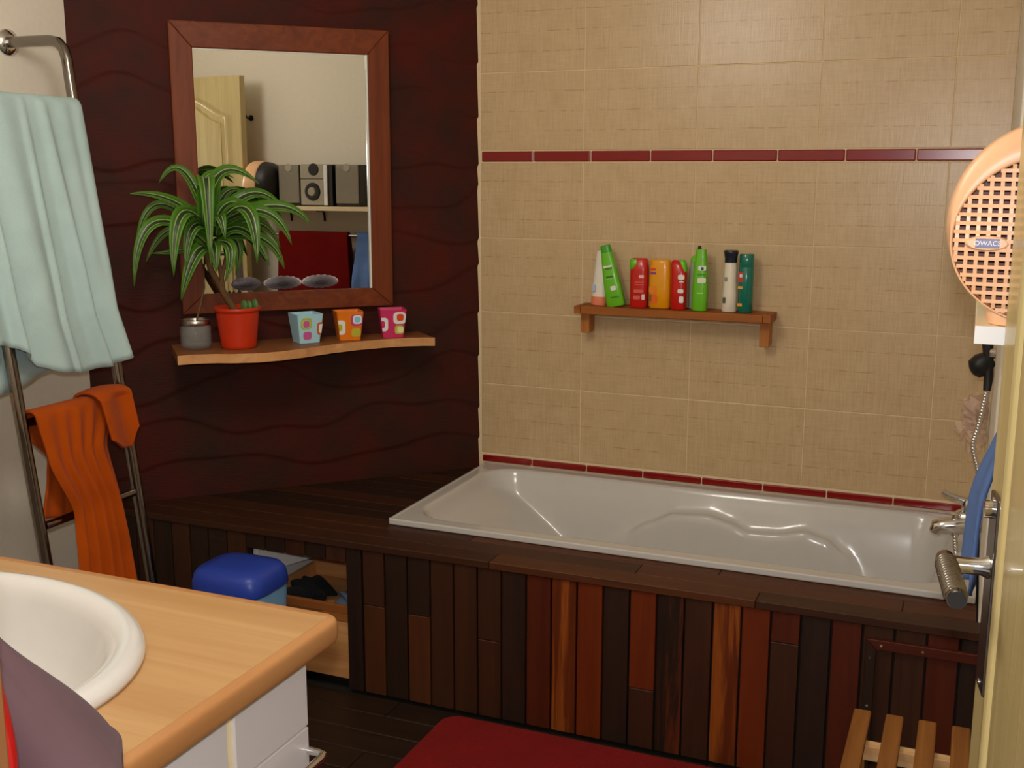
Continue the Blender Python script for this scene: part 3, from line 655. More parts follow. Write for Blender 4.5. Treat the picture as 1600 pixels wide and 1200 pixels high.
bottle('body_milk_bottle', 'cream bottle with flared dark navy cap left of the teal bottle', 'bottle', .863, -.062, [(0, .021, .021, 2.1), (.004, .0235, .0235, 2.1), (.05, .0225, .0225, 2.1), (.11, .0205, .0205, 2.1), (.149, .0188, .0188, 2.1)], CREAMB, 0,
       [('sec', 'cap', NAVY, [(.1492, .0185, .0185, 2), (.162, .0185, .0185, 2), (.172, .0205, .0205, 2), (.180, .0222, .0222, 2), (.184, .0222, .0222, 2), (.1865, .0195, .0195, 2)]), ('lab', 'label', (60, 74, 50), -.012, .036, .009, .018, -.0228), ('lab', 'label', (120, 124, 112), -.009, .100, .010, .012, -.0218)])
bottle('shower_foam_can', 'dark teal cylinder bottle at the right end of the tile shelf', 'bottle', .911, -.060, [(0, .0205, .0205, 2), (.003, .0225, .0225, 2), (.135, .0225, .0225, 2), (.1375, .0215, .0215, 2), (.139, .0222, .0222, 2), (.174, .0218, .0218, 2), (.177, .020, .020, 2)], TEAL, 0,
       [('lab', 'label', (170, 40, 44), -.012, .108, .016, .030, -.0216), ('lab', 'label', (214, 190, 186), -.012, .112, .008, .010, -.0221), ('lab', 'label', (196, 150, 30), -.011, .076, .018, .008, -.0216), ('lab', 'label', (206, 140, 30), -.011, .024, .018, .009, -.0216)])

# ------------------------------------------------------------------ leaning ladder towel rail and its towels
def lad_x(z): return -.689 + (1.738 - z) * .1255
YF, YN = -1.10, -1.45
ld = thing('ladder_towel_rail', 'chrome ladder towel rail leaning out from the white left wall', 'towel rail', (-.55, -1.275, 0))
for yy in (YF, YN):
    pth = [(XL + .004, yy, 1.800), (XL + .08, yy, 1.800), (lad_x(1.72) - .055, yy, 1.799), (lad_x(1.72) - .028, yy, 1.793), (lad_x(1.72) - .010, yy, 1.775), (lad_x(1.72) - .002, yy, 1.748), (lad_x(1.70), yy, 1.70), (lad_x(1.2), yy, 1.2), (lad_x(.6), yy, .6), (lad_x(.004), yy, .004)]
    MB().tube(pth, .0145, 18).build('rail_pole', CHROME_DARKREFL, ld)
    MB().tube([(XL + .001, yy, 1.800), (XL + .008, yy, 1.800), (XL + .014, yy, 1.800)], [.036, .034, .020], 24).build('wall_flange', CHROME, ld)
RUNG = [1.620, 1.365, 1.11, .852, .592, .33]
for z in RUNG: MB().tube([(lad_x(z), YN + .0146, z), (lad_x(z), YF - .0146, z)], .0105, 14).build('rung', CHROME_DARKREFL, ld)

def drape(name, mat, zr, yl, yr, zf, zb, folds, off_f=.027, off_b=.024, ny=90, nt=70, parent=None, top_w=1.0, th=.007):
    """cloth over a rung at height zr; yl/yr(t) edges, zf/zb(s) lower edges front/back, folds(s,t) outward offset"""
    topr = .020
    def fn(a, b):
        if b < .36:
            t = 1 - b / .36; s = a; z = zr + .012 + (zb(s) - zr - .012) * t
            x = lad_x(z) - off_b - .5 * folds(s, t * .6) * .4; tt = t
        elif b < .44:
            k = (b - .36) / .08; an = PI * (1 - k); tt = 0; s = a
            z = zr + .012 + topr * math.sin(an) * .8; x = lad_x(zr) + (off_f + off_b) / 2 * math.cos(an) + (off_f - off_b) / 2
        else:
            t = (b - .44) / .56; s = a; z = zr + .012 + (zf(s) - zr - .012) * t
            x = lad_x(z) + off_f + folds(s, t); tt = t
        yy = yl(tt) + (yr(tt) - yl(tt)) * s
        return Vector((x, yy, z))
    m = MB(); m.grid(fn, ny, nt); return m.build(name, mat, parent, solid=th, offset=0)
TOWB = fabric('pale_aqua_terry', S(171, 194, 193, .80), .06, 700)
TOWO = fabric('orange_terry', S(184, 78, 9, .98), .10, 700)
ys0, ys1 = -1.56, -1.11
fb = [(-1.56, 1.06), (-1.509, 1.056), (-1.464, 1.042), (-1.431, 1.014), (-1.407, .987), (-1.349, .965), (-1.265, .951), (-1.182, .957), (-1.10, .977)]
def sfold(s, t, seeds, amp):
    v = 0
    for c, w_, a_, dr_ in seeds:
        v += a_ * math.exp(-((s - c - dr_ * t) / w_) ** 2)
    return amp * v * (.25 + .75 * min(1, t * 1.6)) 
BF = [(.06, .06, .8, .03), (.20, .03, 1.1, .05), (.40, .09, 1.2, .08), (.56, .025, .7, .02), (.70, .035, 1.2, .10), (.86, .05, .8, .05), (.97, .04, 1.1, -.02)]
bt_ = thing('bath_towel', 'large pale aqua towel hung over the top rung of the ladder rail', 'towel', (-.56, -1.33, .93))
drape('cloth', TOWB, RUNG[0], lambda t: ys0, lambda t: ys1 + (.0 if t < .8 else .03 * (t - .8) / .2), lambda s: interp(fb, ys0 + (ys1 - ys0) * s), lambda s: interp([(0, .92), (.25, .93), (.55, .962), (1, 1.02)], s),
      lambda s, t: sfold(s, t, BF, .024), parent=bt_, ny=130)
OF = [(.10, .07, 1, -.02), (.30, .05, .9, .02), (.48, .05, 1.1, .05), (.66, .045, .9, .06), (.85, .06, 1.1, .04)]
ot_ = thing('hand_towel', 'orange terry towel hung over a middle rung of the ladder rail', 'towel', (-.50, -1.29, .30))
def oyl(t): z = .86 - .56 * t; return interp([(0, -1.43), (.2, -1.415), (.45, -1.365), (.6, -1.375), (1, -1.41)], t)
def oyr(t): return interp([(0, -1.155), (.2, -1.215), (.5, -1.195), (1, -1.19)], t)
drape('cloth', TOWO, RUNG[3], oyl, oyr, lambda s: .30, lambda s: .60 - .05 * s, lambda s, t: sfold(s, t, OF, .022), parent=ot_, off_f=.028)
# the doubled-over corner that hangs beside the far pole
def flap(a, b):
    an = PI * (1 - min(1, b / .25)) if b < .25 else 0
    s = a; yy = -1.245 + .125 * s + .012 * b * (1 - s)
    if b < .25: z = .874 + .018 * math.sin(an) + .006 * math.sin(PI * s); x = lad_x(.86) + .040 * math.cos(an) + .012
    else:
        t = (b - .25) / .75; z = .874 - t * interp([(0, .105), (.4, .135), (.75, .140), (1, .09)], s); x = lad_x(z) + .052 + .010 * math.sin(s * 5.5 + 1) + .008 * t
    return Vector((x, yy, z))
MB().grid(flap, 36, 40).build('folded_corner', TOWO, ot_, solid=.008)

# ------------------------------------------------------------------ vanity with basin
CX1, CY1, CT = .716, -2.134, .822
va = thing('vanity_unit', 'tiled vanity base under the beech counter', 'vanity', (-.05, -2.53, 0))
box('carcass_end', WGROUT, .681, .697, -2.872, -2.172, 0, CT - .038, va, .001); box('carcass_front', WGROUT, XL + .004, .6805, -2.190, -2.173, 0, CT - .038, va, .001)
tz = [CT - .040, .668, .468, .268, .068]
ty = [-2.173, -2.346, -2.546, -2.746, -2.872]
for zi in range(4):
    for yi in range(4):
        piece('tile', WHITE_TILE, .697, .703, ty[yi + 1] + .0018, ty[yi] - .0018, tz[zi + 1] + .0018, tz[zi] - .0018, va, .001)
for xi in range(7):
    xa = .697 - xi * .2
    for zi in range(4): piece('tile', WHITE_TILE, xa - .198, xa - .002, -2.173, -2.167, tz[zi + 1] + .0018, tz[zi] - .0018, va, .001)
mh = MB(); mh.tube([(.7035, -2.300, .630), (.722, -2.300, .630), (.730, -2.296, .630), (.732, -2.285, .630), (.732, -2.19, .630), (.730, -2.180, .630), (.722, -2.177, .630), (.7035, -2.177, .630)], .006, 12); mh.build('bar_handle', CHROME, va)
BCX, BCY, BA, BB = .250, -2.490, .362, .288
ct = thing('countertop', 'beech laminate countertop with rounded edge around the white basin', 'countertop', (-.05, -2.5, CT - .038))
X0c, Y0c = XL + .004, -2.896
angs = sorted(set([2 * PI * k / 72 for k in range(72)] + [math.atan2(yy - BCY, xx - BCX) % (2 * PI) for xx in (X0c, CX1) for yy in (Y0c, CY1)]))
inner = [(BCX + .93 * BA * math.cos(a), BCY + .93 * BB * math.sin(a)) for a in angs]; outer = []
for a in angs:
    c, s = math.cos(a), math.sin(a); tt = []
    if c > 1e-9: tt.append((CX1 - BCX) / c)
    if c < -1e-9: tt.append((X0c - BCX) / c)
    if s > 1e-9: tt.append((CY1 - BCY) / s)
    if s < -1e-9: tt.append((Y0c - BCY) / s)
    q = min(tt); outer.append((BCX + c * q, BCY + s * q))
n = len(angs); m = MB()
vs_ = [(x, y, CT) for x, y in inner] + [(x, y, CT) for x, y in outer] + [(x, y, CT - .037) for x, y in inner] + [(x, y, CT - .037) for x, y in outer]
fs_ = []
for i in range(n):
    j = (i + 1) % n
    fs_ += [(i, n + i, n + j, j), (2*n + j, 3*n + j, 3*n + i, 2*n + i), (n + i, 3*n + i, 3*n + j, n + j), (j, 2*n + j, 2*n + i, i)]
m.add(vs_, fs_)
m.build('slab', BEECH, ct)
m = MB(); rc = .020; path = [(X0c, CY1)]
cc = (CX1 - .012, CY1 - .012)
for k in range(9): an = PI / 2 * (1 - k / 8); path.append((cc[0] + .012 * math.cos(an), cc[1] + .012 * math.sin(an)))
path.append((CX1, Y0c)); rings = []
for i, (x_, y_) in enumerate(path):
    if i == 0: nx, ny = 0, 1
    elif i == len(path) - 1: nx, ny = 1, 0
    else: an = PI / 2 * (1 - (i - 1) / 8); nx, ny = math.cos(an), math.sin(an)
    rings.append([(x_ + nx * (.0003 + .0185 * abs(math.sin(PI * q / 12)) ** .28), y_ + ny * (.0003 + .0185 * abs(math.sin(PI * q / 12)) ** .28), CT - .0185 + .0185 * math.cos(PI * q / 12)) for q in range(13)])
np_ = 13
m.add([v for r_ in rings for v in r_], [(i*np_ + j, i*np_ + j + 1, (i+1)*np_ + j + 1, (i+1)*np_ + j) for i in range(len(rings) - 1) for j in range(np_ - 1)], True)
m.add(rings[0], [tuple(range(np_))]); m.add(rings[-1], [tuple(range(np_))[::-1]])
m.build('rounded_edge', BEECH_EDGE, ct)
bs = tag(MB().lathe([(.955, -.002), (1.0, .0), (1.002, .006), (.992, .014), (.965, .020), (.93, .021), (.895, .017), (.865, .008), (.845, -.006), (.82, -.030), (.77, -.070), (.68, -.110), (.50, -.135), (.25, -.145), (.02, -.148)], (BCX, BCY, CT + .0015), 96, BA, BB).build('wash_basin', CERAMIC), 'white oval ceramic basin set into the beech counter', 'basin')

# ------------------------------------------------------------------ things in and before the niche
cr = thing('drawer_crate', 'low open pine crate of clothes on top in the niche under the deck', 'crate', (-.15, -.72, .20))
cx0, cx1, cy0, cy1 = -.328, .020, -.862, -.575
m = MB(); m.box(cx0, cx1, cy0, cy0 + .014, .202, .246)
box('front_rail', CRATE_D, cx0, cx1, cy0, cy0 + .014, .222, .246, cr, .0015); box('front_rail', CRATE_D, cx0, -.235, cy0, cy0 + .014, .199, .2215, cr, .0015); box('front_rail', CRATE_D, -.115, cx1, cy0, cy0 + .014, .199, .2215, cr, .0015)
box('side_board', CRATE, cx0, cx0 + .014, cy0 + .0145, cy1, .199, .246, cr, .0015); box('side_board', CRATE, cx1 - .014, cx1, cy0 + .0145, cy1, .199, .246, cr, .0015)
box('back_board', CRATE, cx0, cx1, cy1 + .0005, cy1 + .014, .199, .290, cr, .0015); box('bottom_board', CRATE, cx0 + .014, cx1 - .014, cy0 + .0145, cy1, .199, .206, cr, .001)
c2 = thing('drawer_crate', 'plain pine crate front at the bottom of the niche under the deck', 'crate', (-.15, -.72, 0))
box('front_board', CRATE, cx0, cx1, cy0 + .001, cy0 + .015, .026, .197, c2, .0015)
box('side_board', CRATE, cx0, cx0 + .014, cy0 + .0155, cy1, .026, .197, c2, .0015); box('side_board', CRATE, cx1 - .014, cx1, cy0 + .0155, cy1, .026, .197, c2, .0015)
box('back_board', CRATE, cx0, cx1, cy1 + .0005, cy1 + .014, .026, .197, c2, .0015); box('foot', DARK, cx0 + .01, cx1 - .01, cy0 + .03, cy1 - .02, .0, .0255, c2, .001)
def lump(name, label, cat, mat, c, r_, seed, flat=.5):
    rn = random.Random(seed); ph = [(rn.uniform(2, 5), rn.uniform(2, 5), rn.uniform(0, 6)) for _ in range(5)]
    def fn(a, b):
        th = 2 * PI * a; f_ = PI * b; d = Vector((math.sin(f_) * math.cos(th), math.sin(f_) * math.sin(th), -math.cos(f_)))
        k = 1 + sum(.09 * math.sin(p * d.x * 1.7 + q * d.y * 1.7 + o + 3 * d.z) for p, q, o in ph)
        p = Vector((c[0] + d.x * r_[0] * k, c[1] + d.y * r_[1] * k, c[2] + d.z * r_[2] * k)); p.z = max(p.z, .2068); return p
    m = MB(); m.grid(fn, 36, 20); return tag(m.build(name, mat), label, cat, 'clothes in the crate')
lump('folded_cloth', 'black crumpled cloth in the pine crate', 'cloth', fabric('black_cloth', (.012, .012, .014, 1)), (-.215, -.755, .235), (.070, .055, .032), 1)
lump('folded_cloth', 'grey blue crumpled cloth in the pine crate', 'cloth', fabric('slate_cloth', S(70, 84, 104, .62)), (-.060, -.770, .230), (.052, .045, .028), 2)
lump('folded_cloth', 'orange crumpled cloth at the back of the pine crate', 'cloth', fabric('orange_cloth', S(214, 92, 40, .66)), (-.060, -.640, .245), (.056, .036, .036), 3)
# blue lidded bin
bn = thing('lidded_bin', 'blue plastic bin with domed dark blue lid before the niche', 'bin', (-.255, -1.045, 0))
LBL = plain('light_blue_plastic', S(106, 156, 196, .66), .35, var=.02); DBL = plain('royal_blue_plastic', S(34, 56, 142, .60), .36, var=.03)
def rsec(z, hx, hy, n_=4.5): return selipse(-.255, -1.045, z, hx, hy, n_, 48)
m = MB(); m.loft([rsec(0, .095, .078), rsec(.008, .100, .083), rsec(.20, .104, .088), rsec(.340, .111, .095)]); m.build('bin_body', LBL, bn)
def lidring(k, zz, dip):
    out = []
    for x, y_, z in selipse(-.255, -1.045, 0, .114 * k, .098 * k, 4.2, 48):
        dz = 0
        if dip: dz = -.030 * math.exp(-((x + .255) / .062) ** 2) * (1 if y_ < -1.045 else .3)
        out.append((x, y_, zz + dz))
    return out
m = MB(); m.loft([lidring(1.0, .345, True), lidring(1.012, .349, True), lidring(1.0, .368, False), lidring(.96, .387, False), lidring(.86, .402, False), lidring(.5, .410, False), lidring(.1, .411, False)]); m.build('lid', DBL, bn)

# ------------------------------------------------------------------ floor mat and slatted stool
RUG = fabric('red_rug_pile', S(120, 7, 4, .80), .10, 420, bump=.8)
m = MB(); pts = []
x0, x1, y0, y1, rr_ = .312, 1.26, -1.52, -.918, .05
for qx, qy, a0 in ((x1 - rr_, y1 - rr_, 0), (x0 + rr_, y1 - rr_, 90), (x0 + rr_, y0 + rr_, 180), (x1 - rr_, y0 + rr_, 270)):
    for k in range(8): an = math.radians(a0 + 90 * k / 7); pts.append((qx + rr_ * math.cos(an), qy + rr_ * math.sin(an)))
m.prism(pts, .0008, .016); tag(m.build('bath_mat', RUG, bevel=.005, seg=3), 'red bath mat with rounded corners on the dark plank floor', 'bath mat')
st = thing('slatted_stool', 'small brown wooden slatted stool against the bath cladding', 'stool', (1.50, -1.22, 0))
for k in range(5):
    xa = 1.374 + .0672 * k; box('slat', STOOL_Y, xa, xa + .037, -1.395, -1.045, .284, .300, st, .004, 2)
for yy in (-1.178, -1.330): box('cross_bar', STOOL_X, 1.378, 1.676, yy, yy + .026, .250, .2835, st, .002)
for xx in (1.385, 1.645):
    for yy in (-1.178, -1.330): box('leg', STOOL_Y, xx, xx + .026, yy + .001, yy + .025, 0, .2495, st, .002)

# ------------------------------------------------------------------ door, open against the right wall
DH = Vector((1.688, -2.868, .012)); DF = Vector((1.587, -2.105, .012)); DW = (DF - DH).length; DHT = 1.945
ex = (DF - DH).normalized(); ez = Vector((0, 0, 1)); en = ez.cross(ex) ; en = en if en.x < 0 else -en     # en points to the room (-x)
def dxf(p): return DH + ex * p[0] + en * p[1] + ez * p[2]          # (from hinge to free edge, out of the face, up)
DPAINT = NT('cream_grained_door'); cod = DPAINT.coords((30, 30, 1.6)); fd = DPAINT.noise(cod, 1.0, 5, .6, 1.0)
DPAINT.l(DPAINT.ramp(fd, [(.3, S(172, 152, 102, .80)), (.7, S(190, 172, 120, .80))]), DPAINT.b.inputs['Base Color']); DPAINT.bump(fd, .5, .002); DPAINT.set(.28, coat=.15)
dr_ = bpy.data.objects.new('door_1', None); COL.objects.link(dr_); put(dr_, DH, None); dr_['kind'] = 'structure'
m = MB(); m.xf = dxf; m.box(0, DW, -.040, 0, 0, DHT); m.build('leaf_slab', DPAINT.m, dr_, bevel=.003)
def mould(path, closed=True):
    m = MB(); P = path + [path[0]] if closed else path
    prof = [(-.010, 0), (-.008, .004), (-.003, .0065), (.002, .0065), (.006, .003), (.009, 0)]
    rings = []
    N = len(path)
    for i in range(N):
        a = Vector(path[i - 1]); b = Vector(path[i]); c = Vector(path[(i + 1) % N])
        t1 = (b - a).normalized(); t2 = (c - b).normalized(); tt = (t1 + t2).normalized(); nx = Vector((-tt.y, tt.x)); k = 1 / max(.4, nx.dot(Vector((-t1.y, t1.x))))
        rings.append([dxf((b.x + nx.x * p * k, q + .0002, b.y + nx.y * p * k)) for p, q in prof])
    rings.append(rings[0]); np_ = len(prof)
    vs = [v for r_ in rings for v in r_]
    m.add(vs, [(i*np_ + j, (i+1)*np_ + j, (i+1)*np_ + j + 1, i*np_ + j + 1) for i in range(N) for j in range(np_ - 1)], True)
    return m.build('panel_moulding', DPAINT.m, dr_)
pa, pb = .105, DW - .108
arch = [(pa, .72), (pb, .72), (pb, 1.735)]
for k in range(1, 24):
    s_ = k / 24; xx = pb + (pa - pb) * s_; arch.append((xx, 1.735 + .10 * (.5 - .5 * math.cos(2 * PI * s_)) ** .8))
arch.append((pa, 1.735)); mould(arch)
mould([(pa, .13), (pb, .13), (pb, .60), (pa, .60)])
for poly_, nm_ in ((arch, 'upper_panel'), ([(pa, .13), (pb, .13), (pb, .60), (pa, .60)], 'lower_panel')):
    cx_ = sum(p[0] for p in poly_) / len(poly_); cy_ = sum(p[1] for p in poly_) / len(poly_)
    m = MB(); m.xf = dxf; ins = [(p[0] + (.035 if p[0] < cx_ else -.035) * (1 if abs(p[0] - cx_) > .15 else abs(p[0] - cx_) / .15), p[1] + (.035 if p[1] < cy_ else -.035)) for p in poly_]
    n = len(ins); m.add([(x, .0002, z) for x, z in ins] + [(x, .004, z) for x, z in ins], [tuple(range(n, 2 * n))] + [(i, (i+1) % n, n + (i+1) % n, n + i) for i in range(n)])
    m.build(nm_, DPAINT.m, dr_)
hd = bpy.data.objects.new('door_handle', None); COL.objects.link(hd); put(hd, dxf((DW - .05, 0, 1.0)), dr_)
PLATE = metal('dark_steel_plate', (.20, .17, .15, 1), .32)
m = MB(); m.xf = dxf; m.box(DW - .078, DW - .030, .0003, .005, .875, 1.102); m.build('plate', PLATE, hd, bevel=.002)
hp = DW - .052; hz_ = 1.018
m = MB(); m.tube([dxf((hp, .005, hz_)), dxf((hp, .012, hz_)), dxf((hp, .028, hz_)), dxf((hp, .047, hz_))], [.013, .010, .0095, .011], 18); m.build('stem', CHROME, hd)
gp_ = []; gr_ = []
for k in range(121):
    t = k / 120; gp_.append(dxf((hp + .012 - .118 * t, .049, hz_ + .002 - .004 * t))); gr_.append(.0105 if (t < .10 or t > .93) else (.0108, .0122, .0126, .0126, .0122, .0104, .0096)[k % 7])
m = MB(); m.tube(gp_, gr_, 18); m.build('lever_grip', CHROME_DARKREFL, hd)
m = MB(); m.tube([dxf((hp - .1062, .049, hz_ - .002)), dxf((hp - .1085, .049, hz_ - .002))], .0095, 16); m.build('end_cap', BLACKP, hd)
m = MB(); m.tube([dxf((hp, .005, 1.085)), dxf((hp, .014, 1.085))], .010, 16); m.box(0, 0, 0, 0, 0, 0) if 0 else None; m.build('thumb_turn', CHROME, hd)
for z_ in (1.095, .882):
    m = MB(); m.tube([dxf((hp, .005, z_)), dxf((hp, .0062, z_))], .004, 10); m.build('screw', CHROME, hd)

# ------------------------------------------------------------------ shelf with heater and stereo on the right wall
HSZ = 1.286
hs = thing('long_wall_shelf', 'long pale shelf on the right wall carrying heater and stereo', 'shelf', (1.68, -1.5, 1.264))
box('board', plain('pale_shelf_board', S(214, 196, 160, .74), .4, var=.03), 1.556, 1.7985, -2.055, -.92, HSZ - .021, HSZ, hs, .0015)
box('flash_burnt_end', nm, 1.556, 1.7985, -2.0575, -2.0555, HSZ - .021, HSZ, hs, .0005)  # white strip paints flash overexposure onto the tan shelf's end
for yy in (-1.95, -1.74, -1.10):
    m = MB(); m.tube([(1.7975, yy, 1.20), (1.793, yy, 1.235), (1.78, yy, HSZ - .028), (1.72, yy, HSZ - .028)], .006, 10); m.build('bracket', BLACKP, hs)

PEACH = plain('peach_plastic', S(234, 164, 124, .72), .38, var=.02)
ht = thing('fan_heater', 'oval peach fan heater with square-mesh grille on the shelf end', 'heater', (1.628, -1.985, HSZ))
HC = Vector((1.628, -1.995, HSZ + .118)); hax, haz = .112, .116
def hell(k, y_, q=64): return [(HC.x + hax * k * math.cos(2*PI*i/q), y_, HC.z + haz * k * math.sin(2*PI*i/q)) for i in range(q)]
gkx, gkz, gdz = .92, .80, -.018
def hin(k, y_, q=64): return [(HC.x + hax * gkx * k * math.cos(2*PI*i/q), y_, HC.z + gdz + haz * gkz * k * math.sin(2*PI*i/q)) for i in range(q)]
m = MB(); m.loft([hin(.995, -2.030), hin(1.0, -2.058), hin(1.01, -2.0625), hin(1.03, -2.0635), hell(.955, -2.058), hell(.985, -2.046), hell(1.0, -2.022), hell(.99, -2.0), hell(.965, -1.985), hell(.94, -1.985)], False, False); m.build('front_shell', PEACH, ht)
m = MB(); m.loft([hell(.955, -1.9845), hell(.93, -1.96), hell(.86, -1.935), hell(.70, -1.918), hell(.4, -1.910), hell(.05, -1.908)]); m.build('back_shell', BLACKP, ht)
# lattice of the grille
cell = .0098; bar = .0042
def dome(x, z):
    r_ = math.hypot(x / (hax * gkx), (z - gdz) / (haz * gkz)); return -2.062 - .016 * max(0, 1 - r_ * r_)
m = MB(); N = 11
def inside(x, z, k=.885): return (x / hax) ** 2 + (z / haz) ** 2 < k * k
for i in range(-N, N + 1):
    zc = i * cell; L_ = hax * gkx * math.sqrt(max(0, 1 - ((zc - gdz) / (haz * gkz)) ** 2))
    if L_ > .01:
        q = 24
        for s_ in range(q):
            xa, xb_ = -L_ + 2 * L_ * s_ / q, -L_ + 2 * L_ * (s_ + 1) / q
            for (x_, ) in ((0,),):
                ya, yb = dome(xa, zc), dome(xb_, zc)
                m.add([(HC.x + xa, ya, HC.z + zc - bar/2), (HC.x + xb_, yb, HC.z + zc - bar/2), (HC.x + xb_, yb, HC.z + zc + bar/2), (HC.x + xa, ya, HC.z + zc + bar/2),
                       (HC.x + xa, ya + .011, HC.z + zc - bar/2), (HC.x + xb_, yb + .011, HC.z + zc - bar/2), (HC.x + xb_, yb + .011, HC.z + zc + bar/2), (HC.x + xa, ya + .011, HC.z + zc + bar/2)],
                      [(0,1,2,3),(7,6,5,4),(3,2,6,7),(1,0,4,5)])
    xc = i * cell * 1.12; L2 = haz * gkz * math.sqrt(max(0, 1 - (xc / (hax * gkx)) ** 2))
    if L2 > .01:
        q = 24
        for s_ in range(q):
            za, zb_ = gdz - L2 + 2 * L2 * s_ / q, gdz - L2 + 2 * L2 * (s_ + 1) / q; ya, yb = dome(xc, za) + .0008, dome(xc, zb_) + .0008
            m.add([(HC.x + xc - bar/2, ya, HC.z + za), (HC.x + xc + bar/2, ya, HC.z + za), (HC.x + xc + bar/2, yb, HC.z + zb_), (HC.x + xc - bar/2, yb, HC.z + zb_),
                   (HC.x + xc - bar/2, ya + .011, HC.z + za), (HC.x + xc + bar/2, ya + .011, HC.z + za), (HC.x + xc + bar/2, yb + .011, HC.z + zb_), (HC.x + xc - bar/2, yb + .011, HC.z + zb_)],
                  [(0,1,2,3),(7,6,5,4),(0,3,7,4),(2,1,5,6)])
gl = m.build('grille', PEACH, ht)
m = MB(); m.loft([hin(1.0, -2.029), hin(1.0, -2.026)]); m.build('inner_disc', plain('heater_inside', S(96, 58, 50, .7), .6), ht)
m = MB(); m.tube([(HC.x, -2.044, HC.z + .035), (HC.x, -2.031, HC.z + .035)], .036, 28); m.build('element_plate', STEEL, ht)
# name plate boss and lettering
px_, pz_ = -.066, -.022
yb_ = dome(px_, pz_)
m = MB(); m.loft([[(HC.x + px_ + r_ * .024 * math.cos(2*PI*i/36), yb_ + dy_, HC.z + pz_ + r_ * .0085 * math.sin(2*PI*i/36)) for i in range(36)] for r_, dy_ in ((1, .006), (1, -.002), (.85, -.004))]); m.build('badge_boss', PEACH, ht)
bg = box('badge', plain('dark_blue_badge', S(62, 58, 110, .7), .3), HC.x + px_ - .0125, HC.x + px_ + .0125, yb_ - .0052, yb_ - .0035, HC.z + pz_ - .0052, HC.z + pz_ + .0052, ht, .0004)
def text_mesh(txt, name, mat, size, loc, rot, parent, ext=.0003):
    cu = bpy.data.curves.new('txt', 'FONT'); cu.body = txt; cu.size = size; cu.extrude = ext; cu.align_x = 'CENTER'; cu.align_y = 'CENTER'; cu.resolution_u = 3
    to = bpy.data.objects.new('txt', cu); COL.objects.link(to)
    dg = bpy.context.evaluated_depsgraph_get(); me = bpy.data.meshes.new_from_object(to.evaluated_get(dg)); bpy.data.objects.remove(to)
    me.materials.clear(); me.materials.append(mat); me.name = name
    o = bpy.data.objects.new(name, me); COL.objects.link(o); put(o, loc, parent); o.rotation_euler = rot; return o
text_mesh('OWACS', 'badge_lettering', pcol((236, 226, 240), .8), .0076, (HC.x + px_, yb_ - .0056, HC.z + pz_), (PI / 2, 0, 0), ht)
m = MB(); m.loft([selipse(HC.x, -2.000, HSZ + .0008, .060, .055, 3.5, 40), selipse(HC.x, -2.000, HSZ + .012, .062, .057, 3.5, 40), selipse(HC.x, -2.000, HSZ + .022, .054, .046, 3, 40)]); m.build('foot', PEACH, ht)

GREYS = plain('grey_speaker_front', S(112, 106, 94, .62), .45, var=.04); SILV = plain('silver_plastic', S(140, 134, 120, .62), .3, var=.03)
CAB = plain('black_cabinet', (.016, .016, .016, 1), .4)
def speaker(y0, y1, label):
    t = thing('loudspeaker', label, 'loudspeaker', (1.69, (y0 + y1) / 2, HSZ), 'stereo on the long shelf')
    box('cabinet', CAB, 1.616, 1.780, y0, y1, HSZ + .0008, HSZ + .212, t, .003)
    box('front_cover', GREYS, 1.607, 1.6155, y0 + .002, y1 - .002, HSZ + .016, HSZ + .210, t, .003)
    m = MB(); yc = (y0 + y1) / 2; m.tube([(1.6065, yc, HSZ + .196), (1.603, yc, HSZ + .196)], [.022, .018], 20); m.build('tweeter', SILV, t)
speaker(-1.898, -1.770, 'grey stereo loudspeaker on the long shelf next to the heater')
speaker(-1.552, -1.415, 'grey stereo loudspeaker on the long shelf nearer the bath')
su_ = thing('stereo_unit', 'grey compact stereo with a round dial between the two loudspeakers', 'stereo', (1.69, -1.68, HSZ), 'stereo on the long shelf')
box('cabinet', CAB, 1.618, 1.785, -1.764, -1.575, HSZ + .0008, HSZ + .214, su_, .003)
box('front_panel', SILV, 1.608, 1.6175, -1.763, -1.625, HSZ + .006, HSZ + .138, su_, .002); box('top_panel', SILV, 1.608, 1.6175, -1.763, -1.625, HSZ + .141, HSZ + .211, su_, .002)
box('side_strip', plain('white_strip', S(224, 224, 216, .7), .3), 1.607, 1.6175, -1.623, -1.602, HSZ + .006, HSZ + .211, su_, .001)
m = MB(); m.tube([(1.608, -1.690, HSZ + .075), (1.600, -1.690, HSZ + .075)], [.047, .043], 30); m.build('dial_ring', CAB, su_)
m = MB(); m.tube([(1.600, -1.690, HSZ + .075), (1.592, -1.690, HSZ + .075)], [.024, .020], 24); m.build('dial_knob', SILV, su_)
m = MB(); m.tube([(1.608, -1.682, HSZ + .188), (1.602, -1.682, HSZ + .188)], [.032, .028], 24); m.build('display', CAB, su_)

